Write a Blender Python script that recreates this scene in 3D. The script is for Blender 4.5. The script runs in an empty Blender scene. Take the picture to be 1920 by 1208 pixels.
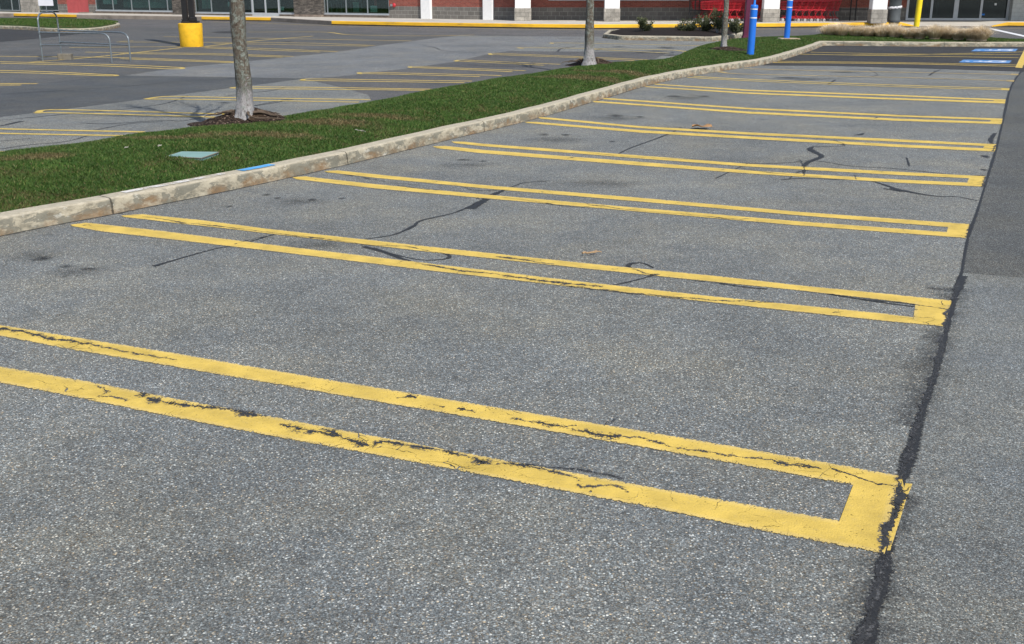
import bpy, math, random
import numpy as np
from mathutils import Vector, noise as mnoise
random.seed(7); rng = np.random.default_rng(7)
S = bpy.context.scene; C = S.collection
# ------------------------------------------------------------------ camera model
F = 2025.0; H0 = -25.0; HC = 1.8
TH = math.atan((604 - H0) / F); CT, ST = math.cos(TH), math.sin(TH)
def ray(px, py):
    x = (px - 960) / F; y = -(py - 604) / F
    return Vector((x, CT + y * ST, -ST + y * CT))
def G(px, py, z=0.0):
    """point of the horizontal plane at height z seen at photo pixel (px, py)"""
    d = ray(px, py); t = (z - HC) / d.z
    return Vector((d.x * t, d.y * t, z))
def V(px, py, Y):
    """point of the vertical plane at distance Y seen at photo pixel"""
    d = ray(px, py); t = Y / d.y
    return Vector((d.x * t, Y, HC + d.z * t))

# ------------------------------------------------------------------ object helpers
def obj(name, verts, faces, mat, parent=None, smooth=False, uv=None, loc=None):
    me = bpy.data.meshes.new(name); me.from_pydata([tuple(v) for v in verts], [], faces); me.update()
    o = bpy.data.objects.new(name, me); C.objects.link(o)
    if mat is not None: me.materials.append(mat)
    if parent is not None: o.parent = parent
    if loc is not None: o.location = loc
    if smooth:
        for p in me.polygons: p.use_smooth = True
        me.set_sharp_from_angle(angle=math.radians(42))
    if uv is not None:
        l = me.uv_layers.new(name='UVMap')
        for lp in me.loops: l.data[lp.index].uv = uv[lp.vertex_index]
    return o
def tag(o, label, cat, group=None):
    o['label'] = label; o['category'] = cat
    if group: o['group'] = group
    return o
def struct(o, kind='structure'):
    o['kind'] = kind; return o
def thing(name, label, cat, loc=(0, 0, 0), rz=0, group=None):
    o = bpy.data.objects.new(name, None); C.objects.link(o)
    o.location = loc; o.rotation_euler = (0, 0, rz); o.empty_display_size = .2
    return tag(o, label, cat, group)
class MB:
    def __init__(s): s.v = []; s.f = []
    def add(s, vs, fs):
        n = len(s.v); s.v += [Vector(v) for v in vs]; s.f += [tuple(i + n for i in f) for f in fs]
    def box(s, x0, y0, z0, x1, y1, z1):
        s.add([(x0,y0,z0),(x1,y0,z0),(x1,y1,z0),(x0,y1,z0),(x0,y0,z1),(x1,y0,z1),(x1,y1,z1),(x0,y1,z1)],
              [(0,3,2,1),(4,5,6,7),(0,1,5,4),(1,2,6,5),(2,3,7,6),(3,0,4,7)])
    def bbox(s, x0, y0, z0, x1, y1, z1, b=.01):
        """box with bevelled vertical and top edges"""
        def ring(i, z): return [(x0+i+b,y0+i,z),(x1-i-b,y0+i,z),(x1-i,y0+i+b,z),(x1-i,y1-i-b,z),(x1-i-b,y1-i,z),(x0+i+b,y1-i,z),(x0+i,y1-i-b,z),(x0+i,y0+i+b,z)]
        vs = ring(0, z0) + ring(0, z1 - b) + ring(b, z1); fs = [tuple(range(7, -1, -1)), tuple(range(16, 24))]
        for k in range(2):
            for i in range(8): j = (i + 1) % 8; fs.append((k*8+i, k*8+j, k*8+8+j, k*8+8+i))
        s.add(vs, fs)
    def tube(s, pts, rad, n=10, cap=True):
        pts = [Vector(p) for p in pts]
        if not isinstance(rad, (list, tuple)): rad = [rad] * len(pts)
        vs = []; fs = []; up = None
        for i, p in enumerate(pts):
            t = (pts[min(i+1, len(pts)-1)] - pts[max(i-1, 0)]).normalized()
            if up is None: up = t.orthogonal().normalized()
            a = (up - t * up.dot(t)).normalized(); up = a; b = t.cross(a)
            for k in range(n):
                an = 2 * math.pi * k / n; vs.append(p + (a * math.cos(an) + b * math.sin(an)) * rad[i])
        for i in range(len(pts) - 1):
            for k in range(n): j = (k+1) % n; fs.append((i*n+k, i*n+j, (i+1)*n+j, (i+1)*n+k))
        if cap: fs += [tuple(range(n-1, -1, -1)), tuple(range((len(pts)-1)*n, len(pts)*n))]
        s.add(vs, fs)
    def lathe(s, prof, c=(0, 0, 0), n=24):
        c = Vector(c); vs = []; fs = []
        for r, z in prof:
            for k in range(n): a = 2*math.pi*k/n; vs.append(c + Vector((r*math.cos(a), r*math.sin(a), z)))
        for i in range(len(prof)-1):
            for k in range(n): j = (k+1) % n; fs.append((i*n+k, i*n+j, (i+1)*n+j, (i+1)*n+k))
        fs += [tuple(range(n-1, -1, -1)), tuple(range((len(prof)-1)*n, len(prof)*n))]
        s.add(vs, fs)
    def build(s, name, mat, parent=None, smooth=False, loc=None):
        return obj(name, s.v, s.f, mat, parent, smooth, loc=loc)

# ------------------------------------------------------------------ node helpers
class NT:
    def __init__(s, name):
        s.m = bpy.data.materials.new(name); s.m.use_nodes = True; s.t = s.m.node_tree; s.t.nodes.clear()
        s.out = s.t.nodes.new('ShaderNodeOutputMaterial')
    def n(s, typ, ins=None, **props):
        nd = s.t.nodes.new('ShaderNode' + typ)
        for k, v in props.items(): setattr(nd, k, v)
        for k, v in (ins or {}).items():
            sock = nd.inputs[k]
            if isinstance(v, bpy.types.NodeSocket): s.t.links.new(v, sock)
            else:
                if sock.type == 'RGBA' and len(v) == 3: v = (*v, 1)
                sock.default_value = v
        return nd
    def math(s, op, a, b=0.0, c=None, clamp=False):
        i = {0: a, 1: b}
        if c is not None: i[2] = c
        return s.n('Math', i, operation=op, use_clamp=clamp).outputs[0]
    def mix(s, fac, a, b, blend='MIX'):
        return s.n('Mix', {0: fac, 6: a, 7: b}, data_type='RGBA', blend_type=blend).outputs[2]
    def ramp(s, fac, stops, interp='LINEAR'):
        r = s.n('ValToRGB', {0: fac}); r.color_ramp.interpolation = interp
        e = r.color_ramp.elements
        while len(e) < len(stops): e.new(.5)
        for el, (p, c) in zip(e, stops):
            el.position = p; el.color = (*c, 1) if hasattr(c, '__len__') else (c, c, c, 1)
        return r.outputs[0]
    def mr(s, v, a, b, c=0.0, d=1.0):
        return s.n('MapRange', {0: v, 1: a, 2: b, 3: c, 4: d}).outputs[0]
    def noise(s, vec, scale, detail=3, rough=.55, dist=0.0):
        return s.n('TexNoise', {'Vector': vec, 'Scale': scale, 'Detail': detail, 'Roughness': rough, 'Distortion': dist}).outputs[0]
    def pos(s): return s.n('NewGeometry').outputs['Position']
    def objc(s): return s.n('TexCoord').outputs['Object']
    def bsdf(s, col, rough=.8, normal=None, spec=.3, metal=0.0, **kw):
        i = {'Base Color': col, 'Roughness': rough, 'Specular IOR Level': spec, 'Metallic': metal}
        if normal is not None: i['Normal'] = normal
        i.update(kw)
        return s.n('BsdfPrincipled', i).outputs[0]
    def bump(s, h, strength=.3, dist=.01):
        return s.n('Bump', {'Height': h, 'Strength': strength, 'Distance': dist}).outputs[0]
    def done(s, sh): s.t.links.new(sh, s.out.inputs[0]); return s.m
    def masked(s, sh, mask):
        tr = s.n('BsdfTransparent').outputs[0]
        return s.done(s.n('MixShader', {0: mask, 1: tr, 2: sh}).outputs[0])

def asphalt(name, lum=1.0, tint=(1, 1, 1), contrast=1.0, light=1.0, tan=.5, sc=1.0, rough=.86):
    t = NT(name); p = t.pos()
    warp = t.n('VectorMath', {0: p, 1: (1, 1, .001)}, operation='MULTIPLY').outputs[0]
    v = t.n('TexVoronoi', {'Vector': warp, 'Scale': 172 * sc, 'Randomness': 1.0}, voronoi_dimensions='3D')
    v2 = t.n('TexVoronoi', {'Vector': warp, 'Scale': 98 * sc, 'Randomness': 1.0})
    v3 = t.n('TexVoronoi', {'Vector': warp, 'Scale': 260 * sc, 'Randomness': 1.0})
    s1 = t.n('SeparateColor', {0: v.outputs['Color']}).outputs
    s2 = t.n('SeparateColor', {0: v2.outputs['Color']}).outputs
    s3 = t.n('SeparateColor', {0: v3.outputs['Color']}).outputs
    c = contrast; b = .105
    def L(x): return max(.012, b + (x - b) * c)
    g = t.ramp(s1[0], [(0, L(.045)), (.25, L(.075)), (.6, L(.118)), (.85, L(.165)), (.95, L(.25)), (1, L(.40))])
    g3 = t.ramp(s3[0], [(0, .62), (.5, .95), (1, 1.35)])
    col = t.mix(1.0, g, g3, 'MULTIPLY')
    # gaps of dark binder between the stones
    gap = t.ramp(v.outputs['Distance'], [(0, 1.12), (.5, 1.0), (.8, .62)])
    col = t.mix(1.0, col, gap, 'MULTIPLY')
    # stones of other rock: bluish, greenish and tan
    hue = t.ramp(s1[1], [(0, (.90, .98, 1.03)), (.45, (.97, 1.0, 1.0)), (1 - .35 * tan, (1.02, 1.0, .98)), (1, (1.22, 1.0, .74))])
    col = t.mix(1.0, col, hue, 'MULTIPLY')
    # sparse larger pale stones
    big = t.math('MULTIPLY', t.mr(s2[0], .88, .93), t.mr(v2.outputs['Distance'], .42, .3))
    bc = t.ramp(s2[1], [(0, (.44, .44, .43)), (.6, (.52, .5, .46)), (1, (.46, .33, .2))])
    col = t.mix(t.math('MULTIPLY', big, .85 * light), col, bc)
    # broad mottling: wear, traffic and damp
    m1 = t.noise(p, .55, 4, .6); m2 = t.noise(p, 2.6, 5, .7); m3 = t.noise(p, 14, 3, .7)
    mot = t.math('ADD', t.math('ADD', t.mr(m1, .3, .7, .82, 1.16), t.mr(m2, .3, .7, -.13, .12)), t.mr(m3, .25, .75, -.12, .12))
    col = t.mix(1.0, col, mot, 'MULTIPLY')
    grain = t.noise(p, 30, 5, .85); grain2 = t.noise(p, 75, 3, .8)
    col = t.mix(1.0, col, t.math('ADD', t.mr(grain, .3, .7, .87, 1.14), t.mr(grain2, .3, .7, -.10, .10)), 'MULTIPLY')
    warm = t.ramp(t.noise(p, 1.1, 3, .6), [(.42, (1, 1, 1)), (.68, (1.06, 1.0, .9))])
    col = t.mix(1.0, col, warm, 'MULTIPLY')
    col = t.mix(1.0, col, (tint[0]*lum, tint[1]*lum, tint[2]*lum), 'MULTIPLY')
    h = t.math('ADD', t.math('MULTIPLY', v.outputs['Distance'], -.8), t.math('MULTIPLY', s1[0], .35))
    h = t.math('ADD', h, t.math('MULTIPLY', m3, .3))
    nm = t.bump(h, .55, .0035)
    return t.done(t.bsdf(col, rough, nm, .35))

def paint(name, colr, wear=.5, edge=.13, dirt=.2, gloss=.7):
    """road paint: UV = (metres along, -1..1 across); worn away where the mask is 0"""
    t = NT(name); p = t.pos()
    uv = t.n('TexCoord').outputs['UV']; sx = t.n('SeparateXYZ', {0: uv}).outputs
    v = t.math('ABSOLUTE', sx[1])
    n1 = t.noise(p, 60, 4, .7); n2 = t.noise(p, 260, 2, .6); nb = t.noise(p, 7, 3, .6)
    ed = t.math('ADD', v, t.math('MULTIPLY', t.math('SUBTRACT', n1, .5), edge * 4.2))
    ed = t.math('ADD', ed, t.math('MULTIPLY', t.math('SUBTRACT', n2, .5), edge * 1.6))
    m = t.mr(ed, .97, .92)
    vor = t.n('TexVoronoi', {'Vector': p, 'Scale': 135.0, 'Randomness': 1.0}).outputs['Distance']
    # pits between stones stay bare where the coat is thin
    thin = t.math('ADD', t.mr(nb, .35, .75), t.mr(v, .62, 1.0, 0, 1.1))
    pit = t.math('GREATER_THAN', t.math('ADD', t.math('MULTIPLY', vor, 1.0), t.math('MULTIPLY', t.math('MULTIPLY', thin, n1), wear)), 1.02)
    # flakes
    fl = t.math('GREATER_THAN', t.math('ADD', t.noise(p, 16, 6, .75, .5), t.math('MULTIPLY', t.math('SUBTRACT', t.noise(p, 1.6, 2), .5), .55)), .735 - .06 * wear)
    wp = t.n('VectorMath', {0: p, 1: t.n('VectorMath', {0: t.n('TexNoise', {'Vector': p, 'Scale': 9.0, 'Detail': 4}).outputs['Color'], 1: (.10, .10, .0)}, operation='MULTIPLY').outputs[0]}, operation='ADD').outputs[0]
    ce = t.n('TexVoronoi', {'Vector': wp, 'Scale': 7.0}, feature='DISTANCE_TO_EDGE').outputs['Distance']
    ck = t.math('LESS_THAN', ce, t.mr(t.noise(p, 2.4, 3, .6), .54, .76, .0, .024))
    fl = t.math('MAXIMUM', fl, ck)
    m = t.math('MULTIPLY', m, t.math('SUBTRACT', 1.0, t.math('MAXIMUM', pit, fl)))
    d = t.ramp(t.noise(p, 5, 5, .65), [(.3, 1 - dirt * 1.5), (.6, 1.0), (.8, 1.08)])
    col = t.mix(1.0, colr, d, 'MULTIPLY')
    col = t.mix(t.mr(t.noise(p, 38, 4, .7), .55, .8, 0, .35), col, tuple(.35 * x + .12 for x in colr))
    col = t.mix(t.mr(v, .6, 1.0, 0, .3), col, tuple(min(1, .6 * x + .26) for x in colr))
    nm = t.bump(t.math('SUBTRACT', n1, t.math('MULTIPLY', vor, .8)), .45, .003)
    return t.masked(t.bsdf(col, gloss, nm, .35), m)

def tar(name, lum=.016, edge=.5, thin=.0, soft=0.0, amt=.95):
    t = NT(name); p = t.pos()
    sx = t.n('SeparateXYZ', {0: t.n('TexCoord').outputs['UV']}).outputs
    v = t.math('ABSOLUTE', sx[1])
    e = t.math('ADD', v, t.math('MULTIPLY', t.math('SUBTRACT', t.noise(p, 75, 5, .8), .5), edge * 3.6))
    e = t.math('ADD', e, t.math('MULTIPLY', t.math('SUBTRACT', t.noise(p, 9, 4, .65), .5), edge * 2.0))
    m = t.mr(e, .80 - thin, .60 - thin - soft, 0, amt)
    m = t.math('MULTIPLY', m, t.mr(v, 1.0, .9))
    vor = t.n('TexVoronoi', {'Vector': p, 'Scale': 105.0}).outputs['Distance']
    col = t.ramp(t.noise(p, 120, 3, .7), [(.3, lum * .6), (.55, lum), (.75, lum * 2.6)])
    nm = t.bump(t.math('SUBTRACT', t.noise(p, 60), vor), .35, .003)
    return t.masked(t.bsdf(col, .62, nm, .4), m)

def stain(name, col=(.012, .011, .010), amt=.75):
    t = NT(name); p = t.pos()
    sx = t.n('SeparateXYZ', {0: t.n('TexCoord').outputs['UV']}).outputs
    r = t.math('SQRT', t.math('ADD', t.math('MULTIPLY', sx[0], sx[0]), t.math('MULTIPLY', sx[1], sx[1])))
    r = t.math('ADD', r, t.math('MULTIPLY', t.math('SUBTRACT', t.noise(p, 5, 5, .7), .5), 1.1))
    a = t.mr(r, .75, .0, 0, amt)
    a = t.math('MULTIPLY', a, t.mr(t.noise(p, 110, 2, .6), .3, .62, .35, 1.0))
    return t.masked(t.bsdf(col, .6, None, .4), a)

def simple(name, col, rough=.7, var=.12, scale=8, spec=.35, metal=0.0, bump=.1, bscale=60, obj_space=True, **kw):
    t = NT(name); p = t.objc() if obj_space else t.pos()
    n = t.noise(p, scale, 5, .62)
    c = t.mix(1.0, col, t.ramp(n, [(.25, 1 - var * 1.6), (.5, 1.0), (.75, 1 + var)]), 'MULTIPLY')
    return t.done(t.bsdf(c, rough, t.bump(t.noise(p, bscale, 4), bump, .004), spec, metal, **kw))

# ------------------------------------------------------------------ materials
YEL = (.62, .44, .09)
M = {}
M['asphalt'] = asphalt('stall_asphalt', 1.44, (.962, 1.012, 1.0), .72, .95, .55)
M['aisle'] = asphalt('aisle_asphalt', 1.31, (.95, 1.012, 1.02), .8, .45, .35, 1.2)
M['aisle_dark'] = asphalt('dark_aisle_asphalt', .76, (.97, 1.01, 1.0), 1.1, .6, .3, 1.25)
M['black'] = asphalt('new_black_asphalt', .34, (1.0, .99, 1.0), .5, .1, .2, 1.2)
M['lane'] = asphalt('smooth_lane_asphalt', .72, (.95, 1.0, 1.05), .6, .1, .2, 1.3)
M['lightlot'] = asphalt('pale_lot_asphalt', 1.42, (.96, 1.0, 1.03), .8, .3, .3)
M['farlot'] = asphalt('worn_far_lot_asphalt', .82, (.99, 1.0, 1.01), .7, .2, .4)
M['road'] = asphalt('store_road_asphalt', .92, (1.01, .99, 1.01), .6, .15, .3)
M['darklot'] = asphalt('dark_stall_asphalt', .84, (1.0, .99, 1.0), .7, .2, .3)
M['paint'] = paint('yellow_road_paint', YEL, .5)
M['paint_worn'] = paint('worn_yellow_paint', (.58, .42, .09), .7, .18, .25)
M['paint_faded'] = paint('faded_yellow_paint', (.42, .31, .12), 1.0, .25, .35)
M['paint_new'] = paint('fresh_yellow_paint', (.66, .43, .04), .2, .08, .1)
M['paint_blue'] = paint('blue_road_paint', (.06, .22, .50), .3, .05, .25)
M['paint_bluekerb'] = paint('blue_kerb_paint', (.10, .38, .72), .6, .5, .25)
M['paint_white'] = paint('white_road_paint', (.72, .73, .74), .4, .15, .2)
M['tar'] = tar('crack_tar', .022, .62); M['tar_thin'] = tar('fine_crack', .032, 1.0, .16)
M['tar_soft'] = tar('tar_edge_stain', .03, .9, .15, .6, .42)
M['stain'] = stain('oil_stain_tree_shade'); M['stain_soft'] = stain('soft_oil_stain', (.02, .018, .016), .4)

def concrete_kerb():
    t = NT('weathered_kerb_concrete'); p = t.pos()
    sx = t.n('SeparateXYZ', {0: t.n('TexCoord').outputs['UV']}).outputs
    st = t.n('VectorMath', {0: p, 1: (1, 1, 2.2)}, operation='MULTIPLY').outputs[0]
    n1 = t.noise(st, 4.5, 7, .75, .1); n2 = t.noise(p, 22, 5, .7); n3 = t.noise(p, 120, 3, .7)
    col = t.ramp(n1, [(.34, (.20, .18, .145)), (.46, (.31, .28, .225)), (.54, (.46, .41, .33)), (.70, (.58, .52, .42))])
    # patches where the skim coat has come off, with firm outlines
    pat = t.mr(t.noise(st, 5.0, 6, .62, .1), .505, .53)
    col = t.mix(t.math('MULTIPLY', pat, .75), col, (.19, .185, .16))
    wh = t.mr(t.noise(st, 8, 6, .72, .1), .60, .64)
    col = t.mix(t.math('MULTIPLY', wh, .6), col, (.62, .60, .56))
    # paler tone on upward faces
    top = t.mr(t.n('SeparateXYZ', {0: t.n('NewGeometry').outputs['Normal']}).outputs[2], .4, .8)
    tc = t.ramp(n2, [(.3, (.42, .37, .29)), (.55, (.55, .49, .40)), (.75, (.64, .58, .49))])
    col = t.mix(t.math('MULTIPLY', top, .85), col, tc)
    # rusty splash marks low on the face (UV.y = height in metres)
    ru = t.math('MULTIPLY', t.mr(t.math('ADD', sx[1], t.math('MULTIPLY', t.math('SUBTRACT', n1, .5), .34)), .085, .03), t.mr(t.noise(p, 2.6, 5, .7), .42, .60))
    col = t.mix(t.math('MULTIPLY', ru, .7), col, t.mix(n2, (.15, .065, .025), (.42, .26, .13)))
    col = t.mix(t.mr(n3, .62, .75, 0, .5), col, (.16, .14, .11))
    col = t.mix(1.0, col, (.78, .79, .745), 'MULTIPLY')
    # joints every 3 m
    j = t.math('ABSOLUTE', t.math('SUBTRACT', t.math('FRACT', t.math('DIVIDE', t.math('ADD', sx[0], t.math('MULTIPLY', t.math('SUBTRACT', n2, .5), .05)), 3.05)), .5))
    jm = t.mr(j, .0035, .0015)
    col = t.mix(t.math('MULTIPLY', jm, .85), col, (.05, .045, .035))
    h = t.math('SUBTRACT', t.math('ADD', n2, t.math('MULTIPLY', n3, .4)), t.math('ADD', t.math('MULTIPLY', jm, 2), t.math('MULTIPLY', pat, .3)))
    return t.done(t.bsdf(col, .9, t.bump(h, .6, .012), .2))
M['kerb'] = concrete_kerb()

def lawn(name, blades):
    t = NT(name); p = t.pos()
    pt = t.math('ADD', t.math('MULTIPLY', t.noise(p, 1.5, 4, .65, .5), .6), t.math('MULTIPLY', t.noise(p, 6, 3, .6), .4))
    if blades:
        r = t.n('Attribute', attribute_name='rnd').outputs['Fac']
        g = t.ramp(r, [(0, (.032, .080, .014)), (.5, (.056, .114, .020)), (.85, (.090, .150, .032)), (.95, (.13, .15, .04)), (1, (.25, .20, .10))])
        b = t.ramp(r, [(0, (.05, .06, .02)), (.4, (.13, .105, .045)), (.7, (.19, .12, .06)), (1, (.33, .25, .14))])
        c = g
        for (cx_, cy_, rx_, ry_) in BROWN:
            d_ = t.n('VectorMath', {0: t.n('VectorMath', {0: p, 1: (cx_, cy_, 0)}, operation='SUBTRACT').outputs[0], 1: (1/rx_, 1/ry_, 0)}, operation='MULTIPLY').outputs[0]
            dd_ = t.math('ADD', t.n('VectorMath', {0: d_}, operation='LENGTH').outputs['Value'], t.math('MULTIPLY', t.math('SUBTRACT', t.noise(p, 5, 4, .7), .5), 1.8))
            c = t.mix(t.mr(dd_, 1.05, .5, 0, .8), c, b)
        c = t.mix(t.mr(pt, .54, .68, 0, .4), c, b)
        c = t.mix(1.0, c, t.ramp(t.noise(p, 3.2, 5, .75), [(.3, .72), (.7, 1.28)]), 'MULTIPLY')
        sh = t.bsdf(c, .6, None, .25)
        tl = t.n('BsdfTranslucent', {'Color': c}).outputs[0]
        return t.done(t.n('MixShader', {0: .25, 1: sh, 2: tl}).outputs[0])
    f = t.noise(p, 45, 5, .75)
    c = t.ramp(f, [(.3, (.022, .042, .012)), (.55, (.035, .070, .018)), (.75, (.07, .09, .035))])
    c = t.mix(t.mr(pt, .47, .6, 0, .8), c, t.ramp(f, [(.3, (.05, .03, .016)), (.7, (.17, .105, .06))]))
    return t.done(t.bsdf(c, .95, t.bump(f, .8, .02), .1))
BROWN = [(*G(x, y, .2)[:2], a, b_) for x, y, a, b_ in ((620,234,.8,.35),(700,222,.7,.3),(480,258,.9,.25),(60,300,.5,.3),(1090,148,1.2,.5),(1180,137,1.2,.4),(320,262,.7,.25))]
M['soil'] = lawn('lawn_soil', False); M['blade'] = lawn('grass_blades', True)

def mulch():
    t = NT('bark_mulch'); p = t.pos()
    v = t.n('TexVoronoi', {'Vector': t.n('VectorMath', {0: p, 1: (1, 2.2, 1)}, operation='MULTIPLY').outputs[0], 'Scale': 62.0})
    s = t.n('SeparateColor', {0: v.outputs['Color']}).outputs[0]
    c = t.ramp(s, [(0, (.012, .008, .007)), (.5, (.027, .019, .015)), (.85, (.05, .036, .027)), (.96, (.18, .13, .095)), (1, (.34, .27, .22))])
    c = t.mix(t.mr(t.noise(p, 3, 4), .52, .72, 0, .5), c, (.10, .066, .038))
    return t.done(t.bsdf(c, .95, t.bump(t.math('ADD', s, t.noise(p, 30)), .9, .02), .1))
M['mulch'] = mulch()
M['blackmulch'] = simple('dark_mulch', (.022, .018, .016), .95, .5, 25, .1, bump=.8, bscale=30)

def bark():
    t = NT('lichen_bark'); p = t.objc()
    st = t.n('VectorMath', {0: p, 1: (1, 1, .28)}, operation='MULTIPLY').outputs[0]
    f = t.noise(st, 60, 6, .8, .5); l = t.noise(p, 16, 7, .8, .5)
    c = t.ramp(f, [(.32, (.035, .026, .020)), (.45, (.12, .10, .08)), (.58, (.22, .19, .155)), (.75, (.32, .29, .25))])
    c = t.mix(t.mr(l, .49, .56, 0, .85), c, t.ramp(t.noise(p, 60, 3), [(.35, (.16, .19, .165)), (.65, (.42, .47, .43))]))
    z = t.n('SeparateXYZ', {0: p}).outputs[2]
    c = t.mix(1.0, c, (.74, .73, .71), 'MULTIPLY')
    wh = t.math('MULTIPLY', t.mr(t.math('ADD', z, t.math('MULTIPLY', t.math('SUBTRACT', l, .5), 1.6)), .34, .22), t.mr(f, .36, .5))
    c = t.mix(t.math('MULTIPLY', wh, .7), c, (.42, .41, .42))
    kn = t.mr(t.noise(p, 5, 5, .75), .60, .66, 0, .85)
    c = t.mix(kn, c, (.045, .028, .02))
    return t.done(t.bsdf(c, .92, t.bump(f, .9, .02), .15))
M['bark'] = bark()

def brick(name, a, b, mortar, w, h, ms, rough=.88, squash=1.0, var=.25):
    t = NT(name); o = t.objc(); s = t.n('SeparateXYZ', {0: o}).outputs
    xy = t.math('ADD', s[0], s[1])
    uv = t.n('CombineXYZ', {0: xy, 1: s[2]}).outputs[0]
    br = t.n('TexBrick', {'Vector': uv, 'Color1': a, 'Color2': b, 'Mortar': mortar, 'Scale': 1.0, 'Mortar Size': ms, 'Mortar Smooth': .2, 'Bias': 0.0, 'Brick Width': w, 'Row Height': h})
    c = t.mix(1.0, br.outputs[0], t.ramp(t.noise(o, 3.5, 6, .7), [(.25, 1 - var), (.6, 1.0), (.8, 1 + var * .6)]), 'MULTIPLY')
    c = t.mix(1.0, c, t.ramp(t.noise(o, 40, 3, .7), [(.25, .8), (.75, 1.15)]), 'MULTIPLY')
    hgt = t.math('SUBTRACT', t.math('MULTIPLY', t.noise(o, 50), .4), br.outputs['Fac'])
    return t.done(t.bsdf(c, rough, t.bump(hgt, .6, .01), .2))
M['brick'] = brick('red_brick', (.33, .095, .07), (.24, .07, .055), (.26, .16, .13), .2, .067, .008)
M['block'] = brick('grey_concrete_block', (.21, .195, .175), (.16, .15, .135), (.34, .33, .30), .405, .2, .01)
M['splitface'] = brick('rough_split_stone', (.42, .39, .34), (.32, .30, .265), (.24, .23, .20), .405, .2, .01, var=.5)
M['ledge'] = brick('stacked_ledge_stone', (.24, .21, .18), (.10, .09, .08), (.03, .028, .025), .23, .045, .006, var=.55)
M['basestone'] = simple('brown_stone_base', (.25, .20, .16), .9, .35, 5, .2, bump=.5)
M['white'] = simple('white_stucco', (.80, .80, .79), .8, .05, 6, .3)
M['greywall'] = brick('pale_grey_block', (.50, .52, .50), (.46, .48, .47), (.38, .40, .39), .405, .2, .008)
M['alu'] = simple('aluminium_frame', (.36, .39, .41), .38, .08, 4, .5, .55)
M['alupale'] = simple('pale_door_frame', (.46, .48, .50), .45, .08, 4, .5, .2)
M['reddoor'] = simple('dull_red_door', (.44, .085, .085), .6, .1, 3)
M['interior'] = simple('dim_interior', (.035, .035, .033), .9, .4, 1.5)
M['intpale'] = simple('teal_panel_tone', (.30, .40, .38), .9, .2, 2.0)
M['sheet'] = simple('white_sheet', (.72, .74, .73), .7, .05, 3)
M['redthing'] = simple('red_plastic', (.55, .03, .035), .42, .12, 12, .5)
M['redmetal'] = simple('red_bell', (.5, .03, .04), .35, .1, 10, .5)
M['sidewalk'] = simple('pale_sidewalk', (.43, .405, .36), .9, .14, .8, .2, obj_space=False)
M['kerb_stone'] = simple('granite_store_kerb', (.24, .205, .17), .9, .3, 1.5, .2, obj_space=False)
M['kerb_dark'] = simple('dark_kerb_foot', (.045, .04, .032), .95, .4, 2, .2, obj_space=False)  # darker band along the foot of the yellow kerb
def yellow_kerb():
    t = NT('yellow_kerb_paint'); p = t.pos()
    st = t.n('VectorMath', {0: p, 1: (1, 1, 6)}, operation='MULTIPLY').outputs[0]
    n = t.noise(st, 1.1, 6, .72)
    c = t.ramp(n, [(.28, (.30, .19, .06)), (.37, (.58, .33, .03)), (.55, (.80, .45, .022)), (.75, (.85, .52, .05))])
    return t.done(t.bsdf(c, .7, t.bump(n, .2, .01), .3))
M['kerb_yellow'] = yellow_kerb()
M['polebase'] = simple('yellow_painted_concrete', (.74, .43, .02), .7, .14, 7, .3, bump=.35, bscale=40)
M['blackmetal'] = simple('black_metal', (.012, .012, .013), .45, .2, 5, .4)
M['galv'] = simple('galvanised_pipe', (.21, .24, .26), .42, .18, 14, .5, .6)
M['signwhite'] = simple('white_sign_back', (.62, .63, .68), .5, .05, 4, .4)
M['concblock'] = simple('weathered_concrete_block', (.17, .155, .125), .95, .25, 8, .2, bump=.4)
M['bluesleeve'] = simple('blue_bollard_sleeve', (.012, .15, .62), .38, .06, 5, .5, bump=.03)
M['bluepost'] = simple('blue_painted_post', (.03, .24, .75), .4, .06, 5, .5)
M['whitetape'] = simple('white_reflective_tape', (.72, .74, .78), .4, .06, 10, .5)
M['yellowsleeve'] = simple('yellow_bollard_paint', (.85, .64, .015), .45, .08, 4, .45)
M['maroon'] = simple('maroon_post_paint', (.095, .014, .042), .45, .15, 5, .4)
M['greypipe'] = simple('grey_sign_post', (.28, .30, .32), .5, .1, 5, .4, .3)
M['cartred'] = simple('red_cart_plastic', (.45, .012, .022), .4, .1, 10, .5)
M['wheelwhite'] = simple('pale_wheel_hub', (.55, .55, .55), .5, .1, 20)
M['tyre'] = simple('dark_rubber', (.02, .02, .02), .7, .1, 20)
M['trash'] = simple('dark_grey_bin', (.075, .085, .09), .6, .12, 5, .35)
M['bag'] = simple('white_bin_liner', (.65, .65, .68), .5, .12, 20)
M['utility'] = simple('pale_green_box_lid', (.19, .31, .285), .6, .12, 6, .35)
M['root'] = simple('dry_root', (.10, .075, .055), .9, .3, 20, .2)
M['leaf'] = simple('dry_brown_leaf', (.36, .21, .10), .75, .25, 30, .2, obj_space=True)
M['twig'] = simple('dry_twig', (.34, .23, .13), .85, .2, 30, .2)
M['litter'] = simple('pale_litter', (.42, .39, .33), .85, .15, 30, .2)
def foliage(name, lo, hi):
    t = NT(name); r = t.n('Attribute', attribute_name='rnd').outputs['Fac']
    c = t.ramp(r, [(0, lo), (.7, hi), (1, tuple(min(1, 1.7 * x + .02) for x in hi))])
    sh = t.bsdf(c, .6, None, .3); tl = t.n('BsdfTranslucent', {'Color': c}).outputs[0]
    return t.done(t.n('MixShader', {0: .2, 1: sh, 2: tl}).outputs[0])
M['shrub'] = foliage('evergreen_leaves', (.02, .03, .014), (.11, .125, .055))
M['drygrass'] = foliage('dry_grass_blades', (.58, .46, .31), (.97, .86, .66))
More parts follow.
